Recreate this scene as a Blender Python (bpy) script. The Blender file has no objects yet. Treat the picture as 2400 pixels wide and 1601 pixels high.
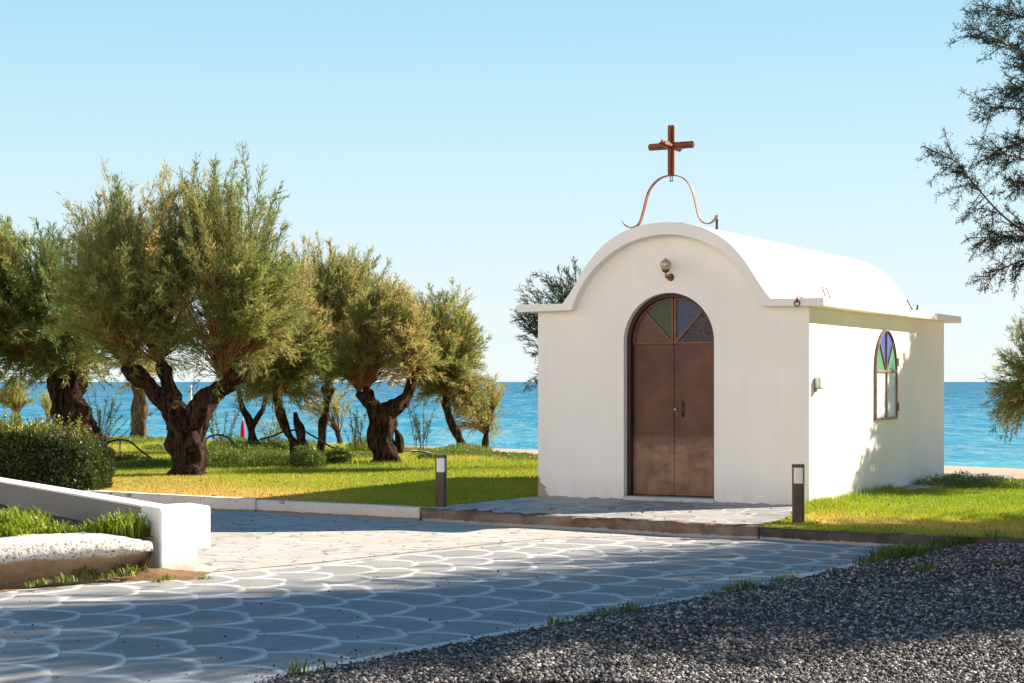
import bpy, bmesh, math, random
import numpy as np
from mathutils import Vector, Matrix, noise as mnoise

# ------------------------------------------------------------------ camera, sky, sun, exposure
scn = bpy.context.scene
COL = scn.collection
F = 4035.0            # focal length in photo pixels (2400 wide)
CAMZ = 1.4
HOR = 895.0
cam_d = bpy.data.cameras.new("camera")
cam = bpy.data.objects.new("camera", cam_d)
COL.objects.link(cam)
cam.location = (0, 0, CAMZ)
cam.rotation_euler = (math.radians(90), 0, 0)
cam_d.sensor_width = 36.0
cam_d.lens = F / 2400 * 36.0
cam_d.shift_y = (HOR - 800.5) / 2400
cam_d.clip_start = 0.1
cam_d.clip_end = 60000
scn.camera = cam

SUN_EL = math.radians(29.0)
SUN_H = Vector((0.918, 0.397, 0)).normalized()
SUN_DIR = Vector((SUN_H.x * math.cos(SUN_EL), SUN_H.y * math.cos(SUN_EL), math.sin(SUN_EL)))
SUN_ROT = math.atan2(SUN_H.x, SUN_H.y)
world = bpy.data.worlds.new("World")
scn.world = world
world.use_nodes = True
wn = world.node_tree.nodes
wl = world.node_tree.links
wn.clear()
w_out = wn.new("ShaderNodeOutputWorld")
w_bg = wn.new("ShaderNodeBackground")
w_sky = wn.new("ShaderNodeTexSky")
w_sky.sky_type = 'NISHITA'
w_sky.sun_disc = False
w_sky.sun_elevation = SUN_EL
w_sky.sun_rotation = SUN_ROT
w_sky.altitude = 0
w_sky.air_density = 1.0
w_sky.dust_density = 0.35
w_sky.ozone_density = 2.5
EXPO = 1.6
SKY_STR = 0.10
FILL_GLOW = (3.9, 3.2, 2.6)
# clear pale seaside air: the Nishita sky blended with a cyan gradient that whitens towards the horizon
w_tc = wn.new("ShaderNodeTexCoord")
w_sep = wn.new("ShaderNodeSeparateXYZ")
w_rmp = wn.new("ShaderNodeValToRGB")
K = 1.0
el = w_rmp.color_ramp.elements
stops = [(0.0, (.86, .945, .955)), (.05, (.795, .925, .96)), (.12, (.64, .865, .95)), (.22, (.405, .735, .915)), (.40, (.060, .29, .58)), (1.0, (.008, .125, .33))]
while len(el) < len(stops): el.new(.5)
for e_, (p_, c_) in zip(el, stops):
    e_.position = p_; e_.color = (*c_, 1)
w_gain = wn.new("ShaderNodeVectorMath"); w_gain.operation = 'SCALE'
w_gain.inputs['Scale'].default_value = 1.0 / (2 ** EXPO * SKY_STR)
w_mix = wn.new("ShaderNodeMix"); w_mix.data_type = 'RGBA'
w_mix.inputs[0].default_value = .96
w_bg.inputs['Strength'].default_value = SKY_STR
wl.new(w_tc.outputs['Generated'], w_sep.inputs[0])
# warm fill glow added low in the sky behind the camera, lifting shaded faces
w_back = wn.new("ShaderNodeMapRange"); w_back.inputs['From Min'].default_value = .05; w_back.inputs['From Max'].default_value = .75
w_dot = wn.new('ShaderNodeVectorMath'); w_dot.operation = 'DOT_PRODUCT'; w_dot.inputs[1].default_value = (-.72, -.69, 0)   # away from the sun
wl.new(w_tc.outputs['Generated'], w_dot.inputs[0])
w_low = wn.new("ShaderNodeMapRange"); w_low.inputs['From Min'].default_value = .46; w_low.inputs['From Max'].default_value = .05
w_mul = wn.new("ShaderNodeMath"); w_mul.operation = 'MULTIPLY'
wl.new(w_dot.outputs['Value'], w_back.inputs[0]); wl.new(w_sep.outputs[2], w_low.inputs[0])
wl.new(w_back.outputs[0], w_mul.inputs[0]); wl.new(w_low.outputs[0], w_mul.inputs[1])
w_fill = wn.new("ShaderNodeMix"); w_fill.data_type = 'RGBA'
w_fill.inputs[7].default_value = (FILL_GLOW[0], FILL_GLOW[1], FILL_GLOW[2], 1)
wl.new(w_mul.outputs[0], w_fill.inputs[0]); wl.new(w_rmp.outputs[0], w_fill.inputs[6])
wl.new(w_sep.outputs[2], w_rmp.inputs[0])
wl.new(w_fill.outputs[2], w_gain.inputs[0])
wl.new(w_sky.outputs[0], w_mix.inputs[6])
wl.new(w_gain.outputs[0], w_mix.inputs[7])
wl.new(w_mix.outputs[2], w_bg.inputs['Color'])
wl.new(w_bg.outputs[0], w_out.inputs['Surface'])

sun_d = bpy.data.lights.new("sun", 'SUN')
sun_d.energy = 4.5
sun_d.angle = math.radians(0.5)
sun_d.color = (1.0, 0.88, 0.72)
sun = bpy.data.objects.new("sun", sun_d)
COL.objects.link(sun)
sun.rotation_euler = SUN_DIR.to_track_quat('Z', 'Y').to_euler()
sun.location = (20, 10, 20)
scn.view_settings.view_transform = 'Standard'
scn.view_settings.look = 'None'
scn.view_settings.exposure = EXPO
scn.view_settings.gamma = 1.0
scn.cycles.max_bounces = 8
scn.cycles.transparent_max_bounces = 8

ROADZ = -0.12
SEAZ = -1.0

# ------------------------------------------------------------------ helpers
def gp(px, py, z=0.0):
    """photo pixel on the horizontal plane z -> world point"""
    Y = (CAMZ - z) * F / (py - HOR)
    return Vector(((px - 1200) / F * Y, Y, z))

def at(px, py, Y):
    """photo pixel at depth Y -> world point"""
    return Vector(((px - 1200) / F * Y, Y, CAMZ + (HOR - py) / F * Y))

def tag(o, label=None, cat=None, group=None, kind=None):
    if label: o["label"] = label
    if cat: o["category"] = cat
    if group: o["group"] = group
    if kind: o["kind"] = kind
    return o

def empty(name, loc=(0, 0, 0), rz=0.0):
    o = bpy.data.objects.new(name, None)
    COL.objects.link(o)
    o.location = loc
    o.rotation_euler = (0, 0, rz)
    return o

def link_mesh(name, me, mat, parent=None):
    if mat is not None:
        me.materials.append(mat)
    o = bpy.data.objects.new(name, me)
    COL.objects.link(o)
    if parent is not None:
        o.parent = parent
    return o

def bm_obj(name, bm, mat, parent=None, smooth=False):
    me = bpy.data.meshes.new(name)
    bmesh.ops.recalc_face_normals(bm, faces=bm.faces)
    bm.to_mesh(me)
    bm.free()
    if smooth:
        me.polygons.foreach_set("use_smooth", [True] * len(me.polygons))
    return link_mesh(name, me, mat, parent)

def np_obj(name, V, Fc, mat, parent=None, tint=None, smooth=False):
    """V (n,3), Fc (m,k) arrays -> mesh object; tint: per-vertex float"""
    me = bpy.data.meshes.new(name)
    V = np.ascontiguousarray(V, dtype=np.float32)
    Fc = np.ascontiguousarray(Fc, dtype=np.int32)
    m, k = Fc.shape
    me.vertices.add(len(V))
    me.vertices.foreach_set("co", V.ravel())
    me.loops.add(m * k)
    me.loops.foreach_set("vertex_index", Fc.ravel())
    me.polygons.add(m)
    me.polygons.foreach_set("loop_start", np.arange(0, m * k, k, dtype=np.int32))
    if smooth:
        me.polygons.foreach_set("use_smooth", np.ones(m, dtype=bool))
    if tint is not None:
        a = me.attributes.new("tint", 'FLOAT', 'POINT')
        a.data.foreach_set("value", np.ascontiguousarray(tint, dtype=np.float32))
    me.update(calc_edges=True)
    return link_mesh(name, me, mat, parent)

def add_box(bm, lo, hi, bevel=0.0, seg=1):
    r = bmesh.ops.create_cube(bm, size=1.0)
    vs = r['verts']
    for v in vs:
        v.co = Vector((lo[i] + (v.co[i] + .5) * (hi[i] - lo[i]) for i in range(3)))
    if bevel > 0:
        es = list({e for v in vs for e in v.link_edges})
        bmesh.ops.bevel(bm, geom=es, offset=bevel, segments=seg, affect='EDGES', profile=.5)

def add_prism(bm, pts, d, h=None):
    """extrude polygon pts (list of Vectors) by vector d"""
    a = [bm.verts.new(p) for p in pts]
    b = [bm.verts.new(Vector(p) + Vector(d)) for p in pts]
    bm.faces.new(a)
    bm.faces.new(list(reversed(b)))
    n = len(pts)
    for i in range(n):
        bm.faces.new((a[i], b[i], b[(i + 1) % n], a[(i + 1) % n]))

def add_strip(bm, A, B, d):
    """solid between two matched polylines A and B extruded by d"""
    n = len(A)
    d = Vector(d)
    a0 = [bm.verts.new(p) for p in A]; b0 = [bm.verts.new(p) for p in B]
    a1 = [bm.verts.new(Vector(p) + d) for p in A]; b1 = [bm.verts.new(Vector(p) + d) for p in B]
    for i in range(n - 1):
        bm.faces.new((a0[i], a0[i + 1], b0[i + 1], b0[i]))
        bm.faces.new((a1[i], b1[i], b1[i + 1], a1[i + 1]))
        bm.faces.new((a0[i], a1[i], a1[i + 1], a0[i + 1]))
        bm.faces.new((b0[i], b0[i + 1], b1[i + 1], b1[i]))
    bm.faces.new((a0[0], b0[0], b1[0], a1[0]))
    bm.faces.new((a0[-1], a1[-1], b1[-1], b0[-1]))

def resample(pts, n):
    P = np.array([list(p) for p in pts], dtype=float)
    d = np.r_[0, np.cumsum(np.linalg.norm(np.diff(P, axis=0), axis=1))]
    t = np.linspace(0, d[-1], n)
    return np.stack([np.interp(t, d, P[:, i]) for i in range(P.shape[1])], 1)

def smooth_path(pts, n):
    """Catmull-Rom through pts (k columns)"""
    P = np.array([list(p) for p in pts], dtype=float)
    P = np.vstack([2 * P[0] - P[1], P, 2 * P[-1] - P[-2]])
    out = []
    segs = len(P) - 3
    per = max(2, n // segs)
    for i in range(segs):
        p0, p1, p2, p3 = P[i:i + 4]
        for t in np.linspace(0, 1, per, endpoint=False):
            out.append(.5 * ((2 * p1) + (-p0 + p2) * t + (2 * p0 - 5 * p1 + 4 * p2 - p3) * t * t + (-p0 + 3 * p1 - 3 * p2 + p3) * t ** 3))
    out.append(P[-2])
    return np.array(out)

def tube_arrays(path, radii, seg=8, ridge=0.0, lump=0.0, seed=0, cap=True):
    path = np.asarray(path, float)
    n = len(path)
    radii = np.broadcast_to(np.asarray(radii, float), (n,))
    T = np.gradient(path, axis=0)
    T /= np.linalg.norm(T, axis=1)[:, None] + 1e-9
    ref = np.array([0, 1, 0.13]) if abs(T[0][1]) < .8 else np.array([1, 0, .13])
    V = []
    ang = np.linspace(0, 2 * math.pi, seg, endpoint=False)
    rs = np.random.RandomState(seed)
    ph = rs.uniform(0, 6.28, 4)
    for i in range(n):
        u = np.cross(T[i], ref); u /= np.linalg.norm(u)
        v = np.cross(T[i], u)
        r = np.full(seg, radii[i])
        if ridge:
            s = i / max(1, n - 1)
            r = r * (1 + ridge * (.55 * np.sin(3 * ang + ph[0] + 2 * s) + .35 * np.sin(7 * ang + ph[1] - 3 * s) + .3 * np.sin(11 * ang + ph[2] + 4 * s)))
        if lump:
            for k in range(seg):
                p = path[i] + radii[i] * (math.cos(ang[k]) * u + math.sin(ang[k]) * v)
                r[k] *= 1 + lump * mnoise.noise(Vector(p * 3.5 + seed)) + .5 * lump * mnoise.noise(Vector((p[0] * 16, p[1] * 16, p[2] * 5))) 
        V.append(path[i] + r[:, None] * (np.cos(ang)[:, None] * u + np.sin(ang)[:, None] * v))
    V = np.vstack(V)
    idx = np.arange(n * seg).reshape(n, seg)
    a = idx[:-1]; b = idx[1:]
    Q = np.stack([a, np.roll(a, -1, 1), np.roll(b, -1, 1), b], -1).reshape(-1, 4)
    if cap:
        V = np.vstack([V, path[0], path[-1]])
        c0, c1 = n * seg, n * seg + 1
        q0 = np.stack([np.full(seg, c0), np.roll(idx[0], -1), idx[0], idx[0]], -1)
        # caps as degenerate-free quads: use centre triangle pairs
        caps = []
        for k in range(0, seg, 2):
            caps.append([c0, idx[0][(k + 2) % seg], idx[0][(k + 1) % seg], idx[0][k]])
            caps.append([c1, idx[-1][k], idx[-1][(k + 1) % seg], idx[-1][(k + 2) % seg]])
        Q = np.vstack([Q, np.array(caps)])
    return V, Q

def join_arrays(parts):
    Vs, Fs, o = [], [], 0
    for V, Q in parts:
        Vs.append(V); Fs.append(Q + o); o += len(V)
    return np.vstack(Vs), np.vstack(Fs)

def tube_obj(name, path, radii, mat, parent=None, seg=8, **k):
    V, Q = tube_arrays(path, radii, seg, **k)
    return np_obj(name, V, Q, mat, parent, smooth=True)

# ------------------------------------------------------------------ materials
def new_mat(name):
    m = bpy.data.materials.new(name)
    m.use_nodes = True
    nt = m.node_tree
    nt.nodes.clear()
    out = nt.nodes.new("ShaderNodeOutputMaterial")
    return m, nt, out

class G:
    """small node-graph helper"""
    def __init__(self, nt): self.nt = nt
    def n(self, t, **kw):
        x = self.nt.nodes.new(t)
        for k, v in kw.items(): setattr(x, k, v)
        return x
    def l(self, a, b): self.nt.links.new(a, b)
    def put(self, sock, v):
        if hasattr(v, 'is_output') or isinstance(v, bpy.types.NodeSocket): self.l(v, sock)
        else: sock.default_value = v
    def math(self, op, a, b=0.0, c=None, clamp=False):
        x = self.n("ShaderNodeMath", operation=op, use_clamp=clamp)
        self.put(x.inputs[0], a); self.put(x.inputs[1], b)
        if c is not None: self.put(x.inputs[2], c)
        return x.outputs[0]
    def mix(self, f, a, b):
        x = self.n("ShaderNodeMix", data_type='RGBA')
        self.put(x.inputs[0], f); self.put(x.inputs[6], a); self.put(x.inputs[7], b)
        return x.outputs[2]
    def noise(self, vec, scale, detail=3.0, rough=.55, dist=0.0):
        x = self.n("ShaderNodeTexNoise")
        self.put(x.inputs['Vector'], vec)
        x.inputs['Scale'].default_value = scale; x.inputs['Detail'].default_value = detail
        x.inputs['Roughness'].default_value = rough; x.inputs['Distortion'].default_value = dist
        return x.outputs[0]
    def ramp(self, f, stops, interp='LINEAR'):
        x = self.n("ShaderNodeValToRGB")
        x.color_ramp.interpolation = interp
        e = x.color_ramp.elements
        while len(e) < len(stops): e.new(.5)
        for i, (p, c) in enumerate(stops):
            e[i].position = p
            e[i].color = (c, c, c, 1) if isinstance(c, (int, float)) else (*c, 1)
        self.put(x.inputs[0], f)
        return x.outputs[0]
    def coord(self, which='Object'):
        return self.n("ShaderNodeTexCoord").outputs[which]
    def map(self, vec, scale=(1, 1, 1), loc=(0, 0, 0), rot=(0, 0, 0)):
        x = self.n("ShaderNodeMapping")
        self.put(x.inputs['Vector'], vec)
        x.inputs['Scale'].default_value = scale; x.inputs['Location'].default_value = loc; x.inputs['Rotation'].default_value = rot
        return x.outputs[0]
    def sep(self, vec):
        x = self.n("ShaderNodeSeparateXYZ"); self.put(x.inputs[0], vec)
        return x.outputs
    def bump(self, h, strength=.3, dist=.02):
        x = self.n("ShaderNodeBump")
        x.inputs['Strength'].default_value = strength; x.inputs['Distance'].default_value = dist
        self.put(x.inputs['Height'], h)
        return x.outputs[0]
    def bsdf(self, color, rough=.6, spec=.3, normal=None, metal=0.0, **kw):
        x = self.n("ShaderNodeBsdfPrincipled")
        self.put(x.inputs['Base Color'], color if not isinstance(color, tuple) else (*color[:3], 1))
        self.put(x.inputs['Roughness'], rough)
        self.put(x.inputs['Specular IOR Level'], spec)
        self.put(x.inputs['Metallic'], metal)
        if normal is not None: self.l(normal, x.inputs['Normal'])
        for k, v in kw.items(): self.put(x.inputs[k], v)
        return x.outputs[0]

def rgb(*c): return (*c, 1.0)

def mat_simple(name, color, rough=.5, spec=.4, metal=0.0, var=.25, scale=8, bump=.0, bscale=60):
    m, nt, out = new_mat(name); g = G(nt)
    co = g.coord()
    f = g.noise(co, scale, 4)
    c = g.mix(g.ramp(f, [(.3, 0.0), (.7, 1.0)]), rgb(*[x * (1 - var) for x in color]), rgb(*[min(1, x * (1 + var)) for x in color]))
    nrm = g.bump(g.noise(co, bscale, 4), bump, .01) if bump else None
    g.l(g.bsdf(c, rough, spec, nrm, metal), out.inputs[0])
    return m

def mat_plaster(name, base=(.86, .83, .785), worn=True):
    m, nt, out = new_mat(name); g = G(nt)
    co = g.coord()
    big = g.noise(co, 1.1, 5, .6)
    fine = g.noise(co, 18, 5, .65)
    c = g.mix(g.ramp(big, [(.35, 0.0), (.7, 1.0)]), rgb(*base), rgb(base[0] * .93, base[1] * .925, base[2] * .90))
    streak = g.noise(g.map(co, (9, 9, .7)), 1.0, 4)
    c = g.mix(g.math('MULTIPLY', g.ramp(streak, [(.56, 0.0), (.78, 1.0)]), .06), c, rgb(.56, .53, .48))
    if not worn:
        zz_ = g.sep(co)[2]
        gm = g.ramp(g.math('ADD', zz_, g.math('MULTIPLY', g.noise(co, 7, 5, .7), .16)), [(.0, 1.0), (.13, 0.0)])
        c = g.mix(g.math('MULTIPLY', gm, .55), c, rgb(.30, .25, .19))
        chp = g.math('GREATER_THAN', g.noise(co, 11, 5, .75), .715)
        c = g.mix(g.math('MULTIPLY', chp, .5), c, rgb(.33, .30, .27))
    if worn:
        xyz = g.sep(co)
        z = xyz[2]; x = xyz[0]
        n1 = g.noise(co, 5, 5, .65)
        edge = g.math('ADD', g.math('MULTIPLY', n1, .10), -.032)
        left = g.math('MULTIPLY', g.math('MAXIMUM', g.math('SUBTRACT', g.math('ADD', -1.66, g.math('MULTIPLY', g.noise(co, 9, 4, .7), .22)), x), 0.0), 1.5)
        lim = g.math('ADD', edge, left)
        mask = g.math('LESS_THAN', z, lim)
        c = g.mix(mask, c, g.mix(g.noise(co, 30, 3), rgb(.32, .20, .15), rgb(.45, .34, .28)))
        low = g.ramp(z, [(0.0, 1.0), (.30, 0.0)])
        drip = g.math('MULTIPLY', g.ramp(g.noise(g.map(co, (20, 20, .5)), 1.0, 4, .6), [(.54, 0.0), (.72, 1.0)]), g.ramp(g.math('SUBTRACT', z, 1.3), [(.35, 0.0), (.92, 1.0)]))
        c = g.mix(g.math('MULTIPLY', drip, .05), c, rgb(.42, .38, .32))
        chips = g.math('MULTIPLY', g.math('GREATER_THAN', g.noise(g.map(co, (1, 1, 1.6)), 14, 4, .7), .68), g.math('GREATER_THAN', low, .35))
        c = g.mix(g.math('MULTIPLY', chips, .6), c, rgb(.30, .28, .26))
        c = g.mix(g.math('MULTIPLY', g.math('MULTIPLY', low, g.ramp(g.noise(g.map(co, (3, 3, 1)), 2.0, 5, .7), [(.35, .1), (.65, 1.0)])), .42), c, rgb(.50, .45, .39))
        rustrun = g.ramp(g.noise(g.map(co, (14, 14, .45)), 1.0, 3), [(.60, 0.0), (.75, 1.0)])
        c = g.mix(g.math('MULTIPLY', g.math('MULTIPLY', rustrun, g.ramp(z, [(.0, 0.0), (1.0, 1.0)])), .10), c, rgb(.45, .33, .22))
    h = g.math('ADD', g.math('MULTIPLY', g.noise(co, 4, 4), 1.0), g.math('MULTIPLY', fine, .25))
    g.l(g.bsdf(c, .85, .15, g.bump(h, .35, .02)), out.inputs[0])
    return m

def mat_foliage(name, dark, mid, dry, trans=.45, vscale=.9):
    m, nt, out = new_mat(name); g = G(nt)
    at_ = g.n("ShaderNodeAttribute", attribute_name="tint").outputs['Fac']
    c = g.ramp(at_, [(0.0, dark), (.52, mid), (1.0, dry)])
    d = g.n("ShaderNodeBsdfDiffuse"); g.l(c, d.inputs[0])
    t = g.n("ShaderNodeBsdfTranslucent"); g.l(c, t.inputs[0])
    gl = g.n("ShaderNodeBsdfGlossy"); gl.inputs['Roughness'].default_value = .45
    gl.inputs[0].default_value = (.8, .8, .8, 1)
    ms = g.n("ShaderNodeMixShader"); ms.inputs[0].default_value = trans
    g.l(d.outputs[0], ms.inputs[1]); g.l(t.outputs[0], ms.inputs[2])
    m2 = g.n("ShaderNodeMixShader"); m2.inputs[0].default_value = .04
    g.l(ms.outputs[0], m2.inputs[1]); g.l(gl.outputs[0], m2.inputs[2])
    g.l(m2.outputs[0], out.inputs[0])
    return m

def mat_bark(name, a=(.012, .007, .005), b=(.17, .105, .072)):
    m, nt, out = new_mat(name); g = G(nt)
    co = g.coord('Object')
    v = g.map(co, (22, 22, 4))
    n1 = g.noise(v, 1.0, 6, .7, .6)
    n2 = g.noise(co, 9, 4)
    f = g.ramp(n1, [(.42, 0.0), (.70, 1.0)])
    c = g.mix(f, rgb(*a), rgb(*b))
    c = g.mix(g.ramp(n2, [(.55, 0.0), (.75, .7)]), c, rgb(.20, .09, .04))
    g.l(g.bsdf(c, .92, .1, g.bump(g.math('ADD', n1, g.math('MULTIPLY', g.noise(g.map(co, (60, 60, 16)), 1.0, 4, .7), .4)), 1.0, .12)), out.inputs[0])
    return m

M = {}
M['plaster'] = mat_plaster('white_plaster')
M['plaster_plain'] = mat_plaster('white_plaster_plain', worn=False)
M['wall_shaded'] = mat_plaster('shaded_whitewash', (.235, .235, .22), False)  # shade on the wall's near side put into a darker whitewash
M['rust'] = mat_simple('rust_red_iron', (.20, .065, .035), .55, .3, .2, .4, 14, .3, 90)
M['win_bar'] = mat_simple('brown_window_steel', (.24, .15, .115), .5, .3, .1, .3, 12)
M['rebar'] = mat_simple('weathered_steel', (.05, .05, .055), .5, .4, .6, .3, 20)
M['black_metal'] = mat_simple('bollard_dark_metal', (.050, .036, .022), .38, .5, .3, .25, 6)
M['brass'] = mat_simple('old_brass', (.16, .10, .05), .35, .5, .8, .4, 18)
M['hose'] = mat_simple('black_rubber', (.018, .018, .02), .4, .4, 0, .2, 4)
M['galv'] = mat_simple('galvanised_stake', (.40, .39, .37), .5, .4, .4, .2, 10)
M['bark'] = mat_bark('tamarisk_bark')
M['bark_pale'] = mat_bark('pale_bark', (.06, .045, .03), (.30, .22, .15))
M['twig'] = mat_simple('reddish_twig', (.24, .115, .055), .8, .15, 0, .4, 5)
M['foliage'] = mat_foliage('tamarisk_foliage', (.095, .155, .034), (.285, .32, .078), (.53, .39, .15), .5)
M['foliage_backlit'] = mat_foliage('tamarisk_foliage_backlit', (.020, .040, .022), (.050, .070, .032), (.12, .105, .045), .4)  # darker, bluer copy of the leaf colour for boughs seen against the light
M['grass'] = mat_foliage('lawn_grass', (.18, .27, .012), (.36, .385, .024), (.66, .44, .13), .5)
M['weed'] = mat_foliage('weed_leaves', (.045, .085, .012), (.12, .18, .018), (.28, .27, .05), .5)
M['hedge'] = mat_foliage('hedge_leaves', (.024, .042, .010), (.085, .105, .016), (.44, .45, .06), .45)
M['wood_dark'] = M['twig']

# sea ------------------------------------------------------------
def mat_sea():
    m, nt, out = new_mat('sea_water'); g = G(nt)
    co = g.coord('Object')
    y = g.sep(co)[1]
    depth = g.ramp(g.math('DIVIDE', g.math('SUBTRACT', y, 45.0), 400.0), [(0.0, (.105, .35, .42)), (.05, (.052, .265, .375)), (.25, (.012, .170, .30)), (1.0, (.004, .100, .215))])
    swell = g.noise(g.map(co, (.02, .16, 1)), 1.0, 3, .6)
    c = g.mix(g.math('MULTIPLY', g.ramp(swell, [(.40, 0.0), (.66, 1.0)]), .55), depth, rgb(.005, .125, .245))
    w1 = g.noise(g.map(co, (1.1, .42, 1)), 1.0, 4, .65)
    w2 = g.noise(g.map(co, (3.2, 1.1, 1)), 1.0, 3, .6)
    w3 = g.noise(g.map(co, (.06, .13, 1)), 1.0, 4, .6)
    w4 = g.noise(g.map(co, (.28, .045, 1)), 1.0, 4, .65)
    h = g.math('ADD', g.math('ADD', g.math('MULTIPLY', w1, .6), g.math('MULTIPLY', w2, .3)), g.math('MULTIPLY', w3, 1.6))
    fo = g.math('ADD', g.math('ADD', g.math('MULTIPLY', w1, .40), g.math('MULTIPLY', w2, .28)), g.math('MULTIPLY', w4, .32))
    foam_sparkle = g.math('MULTIPLY', g.ramp(fo, [(.47, 0.0), (.60, 1.0)]), .75)  # foam flecks and sparkle both mixed into the water colour
    trough = g.math('MULTIPLY', g.ramp(fo, [(.36, 1.0), (.48, 0.0)]), .40)
    c = g.mix(trough, c, rgb(.005, .125, .235))
    c = g.mix(foam_sparkle, c, rgb(.22, .38, .42))
    d = g.bsdf(c, .5, .0, g.bump(h, .6, .25))
    gl = g.n("ShaderNodeBsdfGlossy"); gl.inputs['Roughness'].default_value = .22
    g.l(g.bump(h, 1.0, .5), gl.inputs['Normal'])
    ms = g.n("ShaderNodeMixShader"); ms.inputs[0].default_value = .07
    g.l(d, ms.inputs[1]); g.l(gl.outputs[0], ms.inputs[2])
    g.l(ms.outputs[0], out.inputs[0])
    return m
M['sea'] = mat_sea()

def mat_ground(name, stops, s1=.6, s2=30, bump=.5, rough=.95):
    m, nt, out = new_mat(name); g = G(nt)
    co = g.coord('Object')
    f = g.math('ADD', g.math('MULTIPLY', g.noise(co, s1, 5, .6), .55), g.math('MULTIPLY', g.noise(co, s2, 4, .7), .45))
    c = g.ramp(f, stops)
    g.l(g.bsdf(c, rough, .05, g.bump(g.noise(co, s2 * 1.7, 4, .7), bump, .02)), out.inputs[0])
    return m
M['sand'] = mat_ground('beach_sand', [(.3, (.36, .25, .19)), (.55, (.50, .37, .29)), (.8, (.60, .46, .37))], .5, 5)
M['soil'] = mat_ground('dry_soil', [(.3, (.13, .075, .04)), (.55, (.28, .18, .11)), (.75, (.45, .34, .24))], 3, 40, 1.0)
M['lawn'] = mat_ground('lawn_turf', [(.3, (.13, .16, .014)), (.5, (.27, .27, .025)), (.72, (.48, .34, .09))], .8, 20)
M['gravel_bed'] = mat_ground('gravel_bed', [(.3, (.015, .015, .016)), (.7, (.05, .047, .045))], 6, 90, 1.0)  # near-black, standing in for shade in the gaps between stones
M['earth'] = mat_ground('earth', [(.3, (.20, .17, .13)), (.7, (.34, .30, .25))], .3, 6)

def mat_pebble():
    m, nt, out = new_mat('gravel_stone'); g = G(nt)
    at_ = g.n("ShaderNodeAttribute", attribute_name="tint").outputs['Fac']
    c = g.ramp(at_, [(0.0, (.020, .021, .024)), (.45, (.10, .094, .09)), (.72, (.30, .265, .24)), (1.0, (.52, .455, .41))])
    g.l(g.bsdf(c, .7, .3), out.inputs[0])
    return m
M['pebble'] = mat_pebble()

def mat_paving():
    """pale irregular stone paving with thin dark joints"""
    m, nt, out = new_mat('stone_paving'); g = G(nt)
    co = g.coord('Object')
    warp = g.n("ShaderNodeVectorMath", operation='ADD')
    nz = g.n("ShaderNodeTexNoise"); nz.inputs['Scale'].default_value = 2.2; nz.inputs['Detail'].default_value = 3
    g.l(co, nz.inputs['Vector'])
    sc = g.n("ShaderNodeVectorMath", operation='SCALE'); sc.inputs['Scale'].default_value = .22
    g.l(nz.outputs['Color'], sc.inputs[0])
    g.l(co, warp.inputs[0]); g.l(sc.outputs[0], warp.inputs[1])
    vo = g.n("ShaderNodeTexVoronoi", feature='DISTANCE_TO_EDGE'); vo.inputs['Scale'].default_value = 5.4
    g.l(g.map(warp.outputs[0], (.55, 1.15, 0)), vo.inputs['Vector'])
    vc = g.n("ShaderNodeTexVoronoi", feature='F1'); vc.inputs['Scale'].default_value = 5.4
    g.l(g.map(warp.outputs[0], (.55, 1.15, 0)), vc.inputs['Vector'])
    brk = g.noise(co, 5.5, 4, .7)
    wdt = g.math('MULTIPLY', g.ramp(brk, [(.40, 0.12), (.62, 1.0)]), .050)
    joint = g.math('LESS_THAN', vo.outputs[0], wdt)
    st = g.n("ShaderNodeSeparateColor"); g.l(vc.outputs['Color'], st.inputs[0])
    c = g.mix(st.outputs[0], rgb(.44, .41, .37), rgb(.55, .51, .46))
    c = g.mix(g.ramp(g.noise(co, 1.0, 5, .65), [(.35, 0.0), (.7, .5)]), c, rgb(.42, .385, .345))
    c = g.mix(g.math('MULTIPLY', joint, .72), c, rgb(.12, .11, .105))
    sp = g.math('GREATER_THAN', g.noise(co, 70, 2, .6), .72)
    c = g.mix(g.math('MULTIPLY', sp, .5), c, rgb(.2, .19, .17))
    h = g.math('SUBTRACT', g.noise(co, 16, 4, .6), g.math('MULTIPLY', joint, .8))
    g.l(g.bsdf(c, .8, .15, g.bump(h, .5, .01)), out.inputs[0])
    return m
M['paving'] = mat_paving()

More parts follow.
